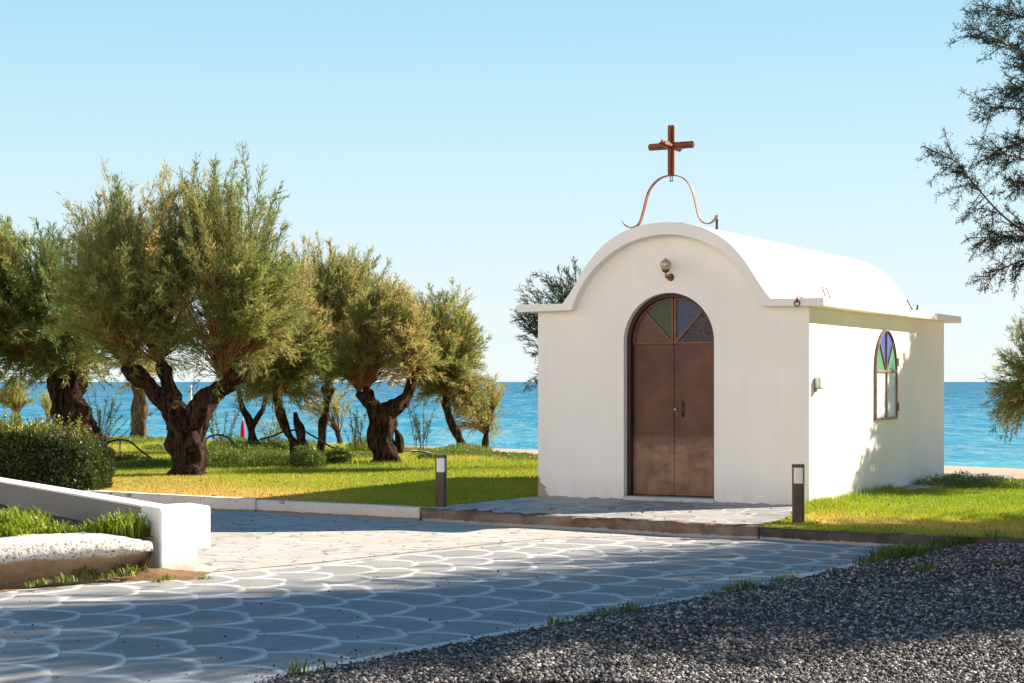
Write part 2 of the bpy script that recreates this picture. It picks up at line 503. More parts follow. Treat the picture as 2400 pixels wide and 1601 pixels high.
def mat_fishscale():
    """grey cement with white painted fish-scale lines"""
    m, nt, out = new_mat('painted_fishscale_cement'); g = G(nt)
    co = g.coord('Object')
    R = .378
    # object space rotated so +x is the direction the scales point to
    nz = g.n("ShaderNodeTexNoise"); nz.inputs['Scale'].default_value = 1.5; nz.inputs['Detail'].default_value = 3
    g.l(co, nz.inputs['Vector'])
    sub = g.n("ShaderNodeVectorMath", operation='SUBTRACT'); sub.inputs[1].default_value = (.5, .5, .5)
    g.l(nz.outputs['Color'], sub.inputs[0])
    sc = g.n("ShaderNodeVectorMath", operation='SCALE'); sc.inputs['Scale'].default_value = .24
    g.l(sub.outputs[0], sc.inputs[0])
    ad = g.n("ShaderNodeVectorMath", operation='ADD'); g.l(co, ad.inputs[0]); g.l(sc.outputs[0], ad.inputs[1])
    nz2 = g.n("ShaderNodeTexNoise"); nz2.inputs['Scale'].default_value = .55; nz2.inputs['Detail'].default_value = 1
    g.l(co, nz2.inputs['Vector'])
    sub2 = g.n("ShaderNodeVectorMath", operation='SUBTRACT'); sub2.inputs[1].default_value = (.5, .5, .5)
    g.l(nz2.outputs['Color'], sub2.inputs[0])
    sc2 = g.n("ShaderNodeVectorMath", operation='SCALE'); sc2.inputs['Scale'].default_value = .55
    g.l(sub2.outputs[0], sc2.inputs[0])
    ad2 = g.n("ShaderNodeVectorMath", operation='ADD'); g.l(ad.outputs[0], ad2.inputs[0]); g.l(sc2.outputs[0], ad2.inputs[1])
    p = g.sep(g.map(ad2.outputs[0], (1, 1, 1), (0, 0, 0), (0, 0, math.radians(-13))))
    # mapping: tip of one scale at world (-1.97, 10.63)
    d0 = Vector((-1.97, 10.63)); ca, sa = math.cos(math.radians(13)), math.sin(math.radians(13))
    tx = d0.x * ca + d0.y * sa; ty = -d0.x * sa + d0.y * ca
    x = g.math('SUBTRACT', p[0], tx)
    y = g.math('SUBTRACT', p[1], ty)
    xi = g.math('FLOOR', g.math('DIVIDE', x, R))
    fx = g.math('SUBTRACT', x, g.math('MULTIPLY', xi, R))
    odd = g.math('FLOORED_MODULO', g.math('ADD', xi, 1.0), 2.0)
    ys = g.math('SUBTRACT', y, g.math('MULTIPLY', odd, R))
    yc = g.math('MULTIPLY', g.math('ROUND', g.math('DIVIDE', ys, 2 * R)), 2 * R)
    dy = g.math('SUBTRACT', ys, yc)
    rad = g.math('SQRT', g.math('ADD', g.math('MULTIPLY', fx, fx), g.math('MULTIPLY', dy, dy)))
    dist = g.math('ABSOLUTE', g.math('SUBTRACT', rad, R))
    wv = g.math('ADD', g.math('MULTIPLY', g.noise(co, 3, 4, .7), .062), .008)
    line = g.ramp(g.math('MULTIPLY', g.math('DIVIDE', dist, wv), .7), [(.10, 1.0), (1.05, 0.0)])
    at_ = g.n("ShaderNodeAttribute", attribute_name="tint").outputs['Fac']   # painted band along the gravel edge
    line = g.math('MAXIMUM', line, g.ramp(g.math('ADD', at_, g.math('MULTIPLY', g.noise(co, 8, 3), .3)), [(.62, 0.0), (.70, 1.0)]))
    wear = g.math('MULTIPLY', g.ramp(g.noise(co, 20, 5, .75), [(.30, .4), (.52, 1.0)]), g.ramp(g.noise(co, 1.2, 4, .6), [(.3, .6), (.6, 1.0)]))
    cem = g.mix(g.ramp(g.noise(co, 1.3, 5, .65), [(.3, 0.0), (.72, 1.0)]), rgb(.265, .268, .265), rgb(.355, .350, .335))
    cem = g.mix(g.ramp(g.noise(co, 5, 6, .75), [(.45, 0.0), (.72, .45)]), cem, rgb(.20, .185, .165))
    cem = g.mix(g.math('MULTIPLY', g.math('GREATER_THAN', g.noise(co, 60, 2, .5), .70), .5), cem, rgb(.14, .13, .12))
    c = g.mix(g.math('MULTIPLY', line, wear), cem, rgb(.68, .67, .65))
    # sand blown thin over the far strip
    g.l(g.bsdf(c, .8, .12, g.bump(g.noise(co, 40, 4, .65), .25, .006)), out.inputs[0])
    return m
M['fishscale'] = mat_fishscale()

def mat_slate():
    m, nt, out = new_mat('slate_flagstones'); g = G(nt)
    co = g.coord('Object')
    vo = g.n("ShaderNodeTexVoronoi", feature='DISTANCE_TO_EDGE'); vo.inputs['Scale'].default_value = 2.6
    vc = g.n("ShaderNodeTexVoronoi", feature='F1'); vc.inputs['Scale'].default_value = 2.6
    mp = g.map(co, (1.0, .8, 0), (0, 0, 0), (0, 0, .4))
    g.l(mp, vo.inputs['Vector']); g.l(mp, vc.inputs['Vector'])
    st = g.n("ShaderNodeSeparateColor"); g.l(vc.outputs['Color'], st.inputs[0])
    c = g.mix(st.outputs[0], rgb(.24, .245, .25), rgb(.42, .40, .375))
    c = g.mix(g.ramp(g.noise(co, 5, 5, .65), [(.35, 0.0), (.7, .6)]), c, rgb(.20, .21, .225))
    j = g.math('LESS_THAN', vo.outputs[0], g.math('MULTIPLY', g.noise(co, 6, 3), .07))
    c = g.mix(g.math('MULTIPLY', j, .8), c, rgb(.55, .51, .46))
    g.l(g.bsdf(c, .6, .3, g.bump(g.noise(co, 9, 4), .4, .01)), out.inputs[0])
    return m
M['slate'] = mat_slate()

def mat_kerb(name, a, b, white=False):
    m, nt, out = new_mat(name); g = G(nt)
    co = g.coord('Object')
    n1 = g.noise(co, 3.5, 6, .7)
    c = g.mix(g.ramp(n1, [(.35, 0.0), (.65, 1.0)]), rgb(*a), rgb(*b))
    ch = g.math('GREATER_THAN', g.noise(co, 9, 5, .75), .64 if not white else .70)
    c = g.mix(g.math('MULTIPLY', ch, .75), c, rgb(.10, .085, .075))
    if not white:
        zz_ = g.sep(co)[2]
        lowm = g.ramp(g.math('ADD', g.math('ADD', zz_, .12), g.math('MULTIPLY', g.noise(co, 7, 5, .75), -.05)), [(.0, 1.0), (.008, 0.0)])
        c = g.mix(g.math('MULTIPLY', lowm, .7), c, rgb(.50, .46, .42))
    else:
        zz_ = g.sep(co)[2]
        foot = g.ramp(g.math('ADD', g.math('ADD', zz_, .125), g.math('MULTIPLY', g.noise(g.map(co, (1, 1, .2)), 4, 5, .75), -.05)), [(.0, 1.0), (.012, 0.0)])
        c = g.mix(g.math('MULTIPLY', foot, .8), c, rgb(.16, .12, .10))
        lip = g.math('MULTIPLY', g.math('GREATER_THAN', zz_, -.012), g.math('GREATER_THAN', g.noise(g.map(co, (1, 1, .3)), 5, 4, .7), .60))
        c = g.mix(g.math('MULTIPLY', lip, .7), c, rgb(.15, .13, .11))
    fine = g.noise(co, 45, 4, .7)
    c = g.mix(g.ramp(fine, [(.55, 0.0), (.75, .5)]), c, rgb(.2, .17, .14))
    g.l(g.bsdf(c, .9, .1, g.bump(g.math('ADD', n1, g.math('MULTIPLY', fine, .5)), .9, .02)), out.inputs[0])
    return m
M['kerb'] = mat_kerb('old_kerb_concrete', (.13, .085, .06), (.30, .215, .155))
M['kerb_dark'] = mat_kerb('dark_kerb_stone', (.055, .045, .040), (.12, .10, .085))
M['kerb_white'] = mat_kerb('whitewashed_kerb', (.70, .60, .51), (.80, .70, .61), True)

def mat_border():
    """rough whitewashed concrete, whitewash worn off below"""
    m, nt, out = new_mat('rough_whitewashed_concrete'); g = G(nt)
    co = g.coord('Object')
    z = g.sep(co)[2]
    pit = g.noise(co, 42, 4, .75)
    w = g.math('ADD', z, g.math('MULTIPLY', g.noise(co, 6, 4), .07))
    mask = g.ramp(w, [(.055, 0.0), (.085, 1.0)])   # above -> whitewash
    z = g.math('SUBTRACT', z, .06)
    w = g.math('SUBTRACT', w, .06)
    mask = g.ramp(w, [(.055, 0.0), (.085, 1.0)])
    speck = g.ramp(pit, [(.41, 1.0), (.47, 0.0)])
    sp_amt = g.ramp(z, [(.02, .9), (.15, .9), (.165, .12)])
    white = g.mix(g.math('MULTIPLY', speck, sp_amt), rgb(.74, .70, .65), rgb(.12, .08, .06))
    brown = g.mix(g.noise(co, 14, 5, .7), rgb(.22, .14, .08), rgb(.50, .38, .26))
    c = g.mix(mask, brown, white)
    g.l(g.bsdf(c, .95, .05, g.bump(pit, .9, .03)), out.inputs[0])
    return m
M['border'] = mat_border()

def mat_door():
    m, nt, out = new_mat('brown_painted_steel'); g = G(nt)
    co = g.coord('Object')
    n1 = g.noise(g.map(co, (2.5, 2.5, 1.6)), 1.0, 5, .6)
    n2 = g.noise(g.map(co, (7, 7, 2)), 1.0, 5, .65)
    c = g.mix(g.ramp(n1, [(.3, 0.0), (.7, 1.0)]), rgb(.045, .016, .010), rgb(.115, .040, .023))
    mot = g.noise(g.map(co, (3, 3, 5)), 1.0, 6, .7)
    c = g.mix(g.ramp(mot, [(.50, 0.0), (.68, .75)]), c, rgb(.030, .014, .010))
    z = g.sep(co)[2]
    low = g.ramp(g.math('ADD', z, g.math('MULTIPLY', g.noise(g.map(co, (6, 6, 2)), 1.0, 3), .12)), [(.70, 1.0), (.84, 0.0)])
    c = g.mix(g.math('MULTIPLY', low, g.math('MULTIPLY', g.ramp(n2, [(.25, .25), (.6, .9)]), g.ramp(mot, [(.42, 1.0), (.62, .25)]))), c, rgb(.235, .145, .098))   # reflection of the sunlit paving painted into the lower leaf
    r = g.ramp(n2, [(.3, .26), (.7, .42)])
    g.l(g.bsdf(c, r, .55, g.bump(g.math('ADD', g.noise(co, 3, 2), g.math('MULTIPLY', n2, .15)), .16, .02), .35), out.inputs[0])
    return m
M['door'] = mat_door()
M['door_frame'] = mat_simple('dark_frame_steel', (.030, .017, .013), .45, .4, 0, .2, 8)
M['door_bar'] = mat_simple('brown_glazing_bar', (.15, .062, .035), .45, .4, 0, .3, 10)

def mat_glass(name, col, rough=.18):
    m, nt, out = new_mat(name); g = G(nt)
    co = g.coord('Object')
    f = g.noise(co, 34, 2, .5)
    c = g.mix(f, rgb(*[x * .75 for x in col]), rgb(*[min(1, x * 1.25) for x in col]))
    g.l(g.bsdf(c, rough, .5, g.bump(f, .5, .01)), out.inputs[0])
    return m
M['g_amber'] = mat_glass('amber_glass', (.085, .030, .010))
M['g_green'] = mat_glass('green_glass', (.022, .050, .014))
M['g_blue'] = mat_glass('blue_glass', (.022, .042, .105))
M['g_navy'] = mat_glass('dark_blue_glass', (.010, .010, .022))
M['g_blue_l'] = mat_glass('bright_blue_glass', (.055, .085, .36), .3)
M['g_violet_l'] = mat_glass('violet_blue_glass', (.06, .075, .34), .3)
M['g_green_l'] = mat_glass('bright_green_glass', (.07, .24, .11), .3)
M['g_clear'] = mat_glass('frosted_glass', (.52, .58, .54), .35)

def mat_diffuser():
    m, nt, out = new_mat('milky_diffuser'); g = G(nt)
    g.l(g.bsdf((.78, .76, .75), .35, .4), out.inputs[0])
    return m
M['diffuser'] = mat_diffuser()
M['white_pl'] = mat_simple('white_plastic', (.72, .71, .68), .4, .4, 0, .08, 6)
M['grey_pl'] = mat_simple('grey_plastic', (.24, .235, .21), .5, .4, 0, .15, 6)

def mat_lampglass():
    m, nt, out = new_mat('gold_crackle_glass'); g = G(nt)
    co = g.coord('Object')
    vo = g.n("ShaderNodeTexVoronoi", feature='DISTANCE_TO_EDGE'); vo.inputs['Scale'].default_value = 55
    g.l(co, vo.inputs['Vector'])
    c = g.mix(g.ramp(vo.outputs[0], [(.0, 1.0), (.06, 0.0)]), rgb(.50, .42, .30), rgb(.25, .19, .12))
    g.l(g.bsdf(c, .15, .6, None, .35), out.inputs[0])
    return m
M['lampglass'] = mat_lampglass()
M['red_cloth'] = mat_simple('red_cloth', (.48, .045, .05), .8, .1, 0, .25, 4)
M['pole'] = mat_simple('pale_painted_pole', (.66, .55, .50), .5, .3, 0, .1, 3)

# ------------------------------------------------------------------ the setting
KERB = [gp(217, 1154, .02), gp(350, 1161, .02), gp(500, 1169, .02), gp(599, 1172, .02), gp(800, 1181, .02), gp(984, 1190, .02),
        gp(1180, 1206, 0), gp(1350, 1213.5, 0), gp(1520, 1223, 0), gp(1602, 1228, 0), gp(1775, 1235, 0),
        gp(1890, 1242, 0), gp(2004, 1248, 0), gp(2208, 1257, 0), gp(2400, 1263, 0)]
KERB = [Vector((p.x, p.y, 0)) for p in KERB]
kd = (KERB[-1] - KERB[-2]).normalized()
KERB_R = [KERB[-1] + kd * 3, KERB[-1] + kd * 14 + Vector((0, 1, 0)), KERB[-1] + kd * 45 + Vector((0, 3, 0))]
KERB_L = [Vector((-80, 18, 0)), Vector((-20, 20.2, 0)), Vector((-9, 21.2, 0))]
EDGE = [Vector(p) for p in ((-80, 92, 0), (-22, 52, 0), (-11, 45, 0), (-6, 40.5, 0), (-2.5, 36.5, 0), (.25, 33, 0), (3, 29.6, 0), (6.6, 25.2, 0), (9, 22.8, 0), (20, 14, 0), (62, -16, 0))]
SHORE = [Vector(p) for p in ((-80, 125, SEAZ), (-22, 78, SEAZ), (-14, 72, SEAZ), (-8, 67.5, SEAZ), (-3.5, 64.3, SEAZ), (.4, 61.3, SEAZ), (5, 57, SEAZ), (10.5, 51.8, SEAZ), (13.5, 48.7, SEAZ), (27, 36, SEAZ), (75, 2, SEAZ))]

def poly_sheet(name, pts, z, mat, kind='structure'):
    bm = bmesh.new()
    vs = [bm.verts.new((p[0], p[1], z)) for p in pts]
    bm.faces.new(vs)
    bmesh.ops.triangulate(bm, faces=bm.faces)
    o = bm_obj(name, bm, mat)
    if o.data.polygons and o.data.polygons[0].normal.z < 0:
        o.data.flip_normals()
    return tag(o, kind=kind)

# base ground, behind and under everything on the land side
poly_sheet('ground', [(-90, -120), (90, -120), (90, 0), (40, 12), (20, 13.6), (-20, 18), (-90, 17)], -.30, M['earth'])
lawn_pts = KERB_L + KERB + KERB_R + list(reversed(EDGE))
poly_sheet('lawn', lawn_pts, 0.0, M['lawn'])
# beach: from the lawn edge down to the shore and on under the water
bm = bmesh.new()
rows = []
NR = 14
for a, b in zip(resample(EDGE, 60), resample(SHORE, 60)):
    a = Vector(a); b = Vector(b)
    col = []
    for k in range(NR):
        t = k / (NR - 1) * 1.9
        p = a + (b - a) * t
        p.z = -.03 - .97 * t - (max(0, t - 1) * 2.0) + .05 * mnoise.noise(Vector((p.x * .5, p.y * .5, 0))) * min(1, t * 4)
        col.append(bm.verts.new(p))
    rows.append(col)
for i in range(len(rows) - 1):
    for k in range(NR - 1):
        bm.faces.new((rows[i][k], rows[i][k + 1], rows[i + 1][k + 1], rows[i + 1][k]))
beach = bm_obj('beach', bm, M['sand'], smooth=True)
tag(beach, kind='structure')
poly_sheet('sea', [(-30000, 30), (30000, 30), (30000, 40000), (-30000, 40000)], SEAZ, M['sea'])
bpy.data.objects['sea'].location = (0, 0, 0)

# stone paving of the forecourt: up to the kerb, and far to the left and behind the camera
front = KERB_L + KERB + KERB_R[:2]
pave_pts = [Vector((p.x, p.y + .06, 0)) for p in front] + [Vector((22, -40, 0)), Vector((-60, -40, 0))]
poly_sheet('stone_paving', pave_pts, ROADZ, M['paving'])

# painted fish-scale walk
JOINT = [gp(489, 1350, ROADZ), gp(767, 1325, ROADZ), gp(1000, 1299, ROADZ), gp(1200, 1277, ROADZ), gp(1330, 1265, ROADZ), gp(1480, 1262.5, ROADZ), gp(1760, 1263, ROADZ), gp(2055, 1270, ROADZ), gp(2228, 1281, ROADZ)]
GEDGE = [gp(2228, 1281, ROADZ), gp(2130, 1301, ROADZ), gp(2032, 1327, ROADZ), gp(1850, 1368, ROADZ), gp(1675, 1403, ROADZ), gp(1480, 1440, ROADZ), gp(1297, 1475, ROADZ), gp(980, 1535, ROADZ), gp(650, 1601, ROADZ)]
g_dir = (GEDGE[-1] - GEDGE[-2]).normalized()
GEDGE_X = [GEDGE[-1] + g_dir * 3, GEDGE[-1] + g_dir * 9]
GE = [Vector(p) for p in smooth_path(GEDGE + GEDGE_X, 60)]
left_side = [Vector((-9, 0.5, 0)), Vector((-8.5, 11.5, 0)), gp(-150, 1410, ROADZ), gp(0, 1390, ROADZ), gp(250, 1366, ROADZ)]
walk_outline = JOINT + GE[1:] + left_side
# fill as a fine grid so the painted margin can be stored per vertex
def inside(poly, X, Y):
    P = np.array([(p[0], p[1]) for p in poly])
    r = np.zeros(X.shape, bool)
    j = len(P) - 1
    for i in range(len(P)):
        xi, yi = P[i]; xj, yj = P[j]
        c = ((yi > Y) != (yj > Y))
        with np.errstate(divide='ignore', invalid='ignore'):
            r ^= c & (X < (xj - xi) * (Y - yi) / (yj - yi + 1e-12) + xi)
        j = i
    return r
def seg_dist(poly, X, Y):
    d = np.full(X.shape, 1e9)
    for a, b in zip(poly[:-1], poly[1:]):
        ax, ay, bx, by = a[0], a[1], b[0], b[1]
        t = np.clip(((X - ax) * (bx - ax) + (Y - ay) * (by - ay)) / ((bx - ax) ** 2 + (by - ay) ** 2 + 1e-12), 0, 1)
        d = np.minimum(d, np.hypot(X - ax - t * (bx - ax), Y - ay - t * (by - ay)))
    return d
GEoff = []
for i, p in enumerate(GE):
    t = (GE[min(i + 1, len(GE) - 1)] - GE[max(i - 1, 0)]).normalized()
    n = Vector((t.y, -t.x, 0))        # to the walk side
    if n.x > 0: n = -n
    GEoff.append(n)
bm = bmesh.new()
lay = bm.verts.layers.float.new('tint')
zz = ROADZ + .005
in1 = [bm.verts.new((p.x + n.x * .14, p.y + n.y * .14, zz)) for p, n in zip(GE, GEoff)]
in2 = [bm.verts.new((p.x + n.x * .26, p.y + n.y * .26, zz)) for p, n in zip(GE, GEoff)]
ed = [bm.verts.new((p.x, p.y, zz)) for p in GE]
for v in ed: v[lay] = 1.0
for v in in1: v[lay] = .75
for v in in2: v[lay] = 0.0
for i in range(len(GE) - 1):
    bm.faces.new((ed[i], in1[i], in1[i + 1], ed[i + 1]))
    bm.faces.new((in1[i], in2[i], in2[i + 1], in1[i + 1]))
rest = [bm.verts.new((p.x, p.y, zz)) for p in JOINT[:-1]] + [in1[0], in2[0]][1:] + in2[1:] + [bm.verts.new((p.x, p.y, zz)) for p in left_side]
fa = bm.faces.new(rest)
bmesh.ops.triangulate(bm, faces=[fa])
me = bpy.data.meshes.new('painted_walk')
for f_ in bm.faces:
    f_.normal_update()
    if f_.normal.z < 0: f_.normal_flip()
bm.to_mesh(me); bm.free()
walk = link_mesh('painted_walk', me, M['fishscale'])
tag(walk, kind='structure')
# dark joint between the two pavings
jl = [Vector(p) for p in resample(JOINT[:6], 50)]
bm = bmesh.new()
pa = []; pb = []
for i, p in enumerate(jl):
    t = (jl[min(i + 1, 49)] - jl[max(i - 1, 0)]).normalized(); n = Vector((-t.y, t.x, 0))
    w = .018 * (.5 + abs(mnoise.noise(Vector((i * .4, 3, 0)))) * 1.6)
    pa.append(bm.verts.new((p + n * (.20 + w)).to_tuple()[:2] + (ROADZ + .004,)))
    pb.append(bm.verts.new((p + n * (.20 - w)).to_tuple()[:2] + (ROADZ + .004,)))
for i in range(49):
    bm.faces.new((pa[i], pa[i + 1], pb[i + 1], pb[i]))
o = bm_obj('paving_joint', bm, mat_simple('dark_joint', (.22, .20, .18), .9, .1, 0, .3, 10))
tag(o, kind='structure')

# gravel yard, slightly mounded
gx0, gx1, gy0, gy1 = -4.5, 7.0, 5.5, 16.0
gravel_poly = GE + [Vector((-4, 2, 0)), Vector((14, 2, 0)), Vector((14, 16.2, 0)), KERB_R[0] + Vector((0, -.05, 0)), KERB[-1] + Vector((0, -.10, 0)), KERB[-2] + Vector((.15, -.10, 0))]
bm = bmesh.new()
vs = [bm.verts.new((p[0], p[1], ROADZ + .010)) for p in gravel_poly]
f_ = bm.faces.new(vs)
bmesh.ops.triangulate(bm, faces=[f_])
for f_ in bm.faces:
    f_.normal_update()
    if f_.normal.z < 0: f_.normal_flip()
me = bpy.data.meshes.new('gravel_yard'); bm.to_mesh(me); bm.free()
tag(link_mesh('gravel_yard', me, M['gravel_bed']), kind='structure')

def gravel_h(X, Y):
    d = seg_dist(GE, X, Y)
    return ROADZ + .012 + .05 * np.clip(d / .6, 0, 1) + .025 * np.sin(X * 2.1 + Y * .9) * np.sin(Y * 1.7 - X * .6) * np.clip(d / .8, 0, 1)

rs = np.random.RandomState(5)
def pebbles(n, x0, x1, y0, y1, smin, smax):
    X = rs.uniform(x0, x1, n); Y = rs.uniform(y0, y1, n)
    k = inside(gravel_poly, X, Y) & (X < Y * .315 + .3) & (X > -Y * .315 - .3)
    X = X[k]; Y = Y[k]
    return X, Y, rs.uniform(smin, smax, len(X))
P1 = pebbles(215000, -3.2, 5.2, 8.2, 12.0, .007, .0145)
P2 = pebbles(90000, -1.0, 6.0, 12.0, 15.9, .008, .016)
X = np.r_[P1[0], P2[0]]; Y = np.r_[P1[1], P2[1]]; S = np.r_[P1[2], P2[2]]
nb = len(X)
S = S * np.where(rs.rand(nb) < .08, rs.uniform(1.3, 2.0, nb), 1.0)
# a few stones kicked out on to the walk
tq = rs.randint(0, len(GE) - 12, 600)
gxp = np.array([(p.x, p.y) for p in GE]); gnp = np.array([(n_.x, n_.y) for n_ in GEoff])
ofs = rs.exponential(.10, 600)
Xs = gxp[tq, 0] + gnp[tq, 0] * ofs + rs.normal(size=600) * .08; Ys = gxp[tq, 1] + gnp[tq, 1] * ofs + rs.normal(size=600) * .08
X = np.r_[X, Xs]; Y = np.r_[Y, Ys]; S = np.r_[S, rs.uniform(.005, .011, 600)]
Zg = np.where(np.arange(len(X)) < nb, gravel_h(X, Y), ROADZ + .010) + rs.uniform(-.004, .017, len(X))
octa = np.array([(1, 0, 0), (0, 1, 0), (-1, 0, 0), (0, -1, 0), (0, 0, 1), (0, 0, -1)], float)
tri = np.array([(0, 1, 4), (1, 2, 4), (2, 3, 4), (3, 0, 4), (1, 0, 5), (2, 1, 5), (3, 2, 5), (0, 3, 5)])
n = len(X)
V = octa[None] * rs.uniform(.65, 1.35, (n, 6, 1)) * np.stack([S * rs.uniform(.8, 1.5, n), S * rs.uniform(.7, 1.2, n), S * rs.uniform(.45, .8, n)], 1)[:, None, :]
a = rs.uniform(0, 6.28, n); ca, sa = np.cos(a)[:, None], np.sin(a)[:, None]
Vx = V[:, :, 0] * ca - V[:, :, 1] * sa; Vy = V[:, :, 0] * sa + V[:, :, 1] * ca
b = rs.uniform(-.7, .7, n); cb, sb = np.cos(b)[:, None], np.sin(b)[:, None]
Vz = V[:, :, 2] * cb - Vx * sb; Vx = Vx * cb + V[:, :, 2] * sb
V = np.stack([Vx + X[:, None], Vy + Y[:, None], Vz + Zg[:, None]], -1).reshape(-1, 3)
Fc = (tri[None] + (np.arange(n) * 6)[:, None, None]).reshape(-1, 3)
tint = np.repeat(np.clip(rs.beta(.70, 1.25, n) + (rs.rand(n) < .05) * .4, 0, 1), 6)
o = np_obj('gravel', V, Fc, M['pebble'], None, tint)
tag(o, kind='stuff')
# the mound below the pebbles
gxs = np.linspace(-3.4, 6.4, 90); gys = np.linspace(8.0, 16, 90)
GX, GY = np.meshgrid(gxs, gys)
GZ = np.where(inside(gravel_poly, GX, GY), gravel_h(GX, GY) - .002, ROADZ - .05)
idx = np.arange(8100).reshape(90, 90)
Q = np.stack([idx[:-1, :-1], idx[:-1, 1:], idx[1:, 1:], idx[1:, :-1]], -1).reshape(-1, 4)
o = np_obj('gravel_bed', np.stack([GX, GY, GZ], -1).reshape(-1, 3), Q, M['gravel_bed'], None, None, True)
tag(o, kind='structure')

# kerbs ------------------------------------------------------------
def kerb(name, pts, top, bot, width, mat, label, jag=.0, seed=1):
    P = resample(pts, max(8, int(sum((Vector(b) - Vector(a)).length for a, b in zip(pts[:-1], pts[1:])) / .07)))
    V = []
    n = len(P)
    T = np.gradient(P, axis=0); T /= np.linalg.norm(T, axis=1)[:, None]
    N = np.stack([-T[:, 1], T[:, 0], np.zeros(n)], 1)
    N[N[:, 1] < 0] *= -1
    prof = [(-.0, bot - .05), (-.004, bot + .35 * (top - bot)), (0.0, top - .015), (.012, top), (width, top), (width + .01, bot - .05)]
    for i in range(n):
        for k, (o_, z) in enumerate(prof):
            q = P[i] + N[i] * o_
            j = jag * mnoise.noise(Vector((q[0] * 9 + seed, q[1] * 9, k * 3.1)))
            j2 = jag * mnoise.noise(Vector((q[0] * 2 + seed, q[1] * 2, k * 1.1 + 7)))
            V.append((q[0] + N[i][0] * (j + j2), q[1] + N[i][1] * (j + j2), z + (.6 * j if k in (2, 3, 4) else 0)))
    m = len(prof)
    idx = np.arange(n * m).reshape(n, m)
    Q = np.stack([idx[:-1, :-1], idx[:-1, 1:], idx[1:, 1:], idx[1:, :-1]], -1).reshape(-1, 4)
    caps = np.array([[idx[0, 0], idx[0, 1], idx[0, 4], idx[0, 5]], [idx[0, 1], idx[0, 2], idx[0, 3], idx[0, 4]],
                     [idx[-1, 0], idx[-1, 5], idx[-1, 4], idx[-1, 1]], [idx[-1, 1], idx[-1, 4], idx[-1, 3], idx[-1, 2]]])
    o = np_obj(name, np.array(V), np.vstack([Q, caps]), mat)
    return tag(o, label, 'kerb')
dn = Vector((0, -.03, 0))
kerb('low_kerb', [KERB_L[-1]] + KERB[:4], .035, ROADZ, .16, M['kerb_white'], 'long whitewashed low kerb between the yellow lawn edge and the pale paving', .006)
kerb('low_kerb', [KERB[3] + Vector((.01, -.015, 0))] + [p + Vector((0, -.015, 0)) for p in KERB[4:6]], .022, ROADZ, .15, M['kerb_white'], 'whitewashed low kerb with chipped edge, next to the left bollard, ending at the brown step', .008, 9)
kerb('stone_step', [KERB[5] + Vector((.02, -.02, 0))] + [p + dn for p in KERB[6:11]], .008, ROADZ, .22, M['kerb'], 'worn brown concrete step edging the flagstones in front of the chapel door', .045, 4)
kerb('dark_kerb', [KERB[10] + Vector((.02, -.02, 0))] + [p + dn for p in KERB[11:]] + KERB_R[:2], -.002, ROADZ - .02, .14, M['kerb_dark'], 'dark shaded stone kerb between the right lawn and the grey gravel', .026, 6)

# ------------------------------------------------------------------ chapel
HW, DEP = 1.708, 6.125
CH_O = Vector((1.825, 20.11, 0)); CH_RZ = math.atan2(-.4684, .8835)
chapel = empty('chapel', CH_O, CH_RZ)
tag(chapel, 'small white barrel-roofed chapel with an arched brown door, standing on the lawn', 'chapel')
CHM = Matrix.Translation(CH_O) @ Matrix.Rotation(CH_RZ, 4, 'Z')
def ch(x, y, z): return CHM @ Vector((x, y, z))

half = smooth_path([(0, 3.256), (.25, 3.235), (.5, 3.165), (.75, 3.03), (.96, 2.825), (1.1, 2.625), (1.2, 2.475), (1.31, 2.335)], 42)
half[0] = (0, 3.256)
outer = [(-x, z) for x, z in reversed(half[1:])] + [(x, z) for x, z in half]
Ri, ci = 1.25, 1.858
t_in = np.linspace(-math.asin(1.186 / Ri), math.asin(1.186 / Ri), len(outer))
inner = [(Ri * math.sin(t), ci + Ri * math.cos(t)) for t in t_in]
EX = HW + .215
A = [(-EX, 2.335)] + outer + [(EX, 2.335)]
B = [(-EX, 2.243)] + inner + [(EX, 2.243)]
bm = bmesh.new()
add_strip(bm, [Vector((x, -.15, z)) for x, z in A], [Vector((x, -.15, z)) for x, z in B], (0, DEP + .30, 0))
roof = bm_obj('roof', bm, M['plaster_plain'], chapel)
bv = roof.modifiers.new('b', 'BEVEL'); bv.width = .010; bv.segments = 2; bv.limit_method = 'ANGLE'; bv.angle_limit = math.radians(50)

# walls: front (with the door opening), sides, back
DW, DS, DZ = .57, 1.871, .05
arch = [(DW * math.cos(t), DS + DW * math.sin(t)) for t in np.linspace(0, math.pi, 33)]
gable = [(x * (Ri + .03) / Ri, z + .03) for x, z in inner]
def gable_pts(y):
    return [Vector((-HW, y, 0)), Vector((-HW, y, 2.262))] + [Vector((x, y, z)) for x, z in gable] + [Vector((HW, y, 2.262)), Vector((HW, y, 0))]
bm = bmesh.new()
pts = gable_pts(0) + [Vector((DW, 0, 0))] + [Vector((x, 0, z)) for x, z in arch] + [Vector((-DW, 0, 0))]
add_prism(bm, pts, (0, .22, 0))
add_prism(bm, [p for p in gable_pts(DEP - .2)], (0, .2, 0))
for s in (-1, 1):
    x0, x1 = (HW - .2, HW) if s > 0 else (-HW, -HW + .2)
    add_box(bm, (x0, .22, 0), (x1, DEP - .2, 2.262))
wall = bm_obj('wall', bm, M['plaster'], chapel)

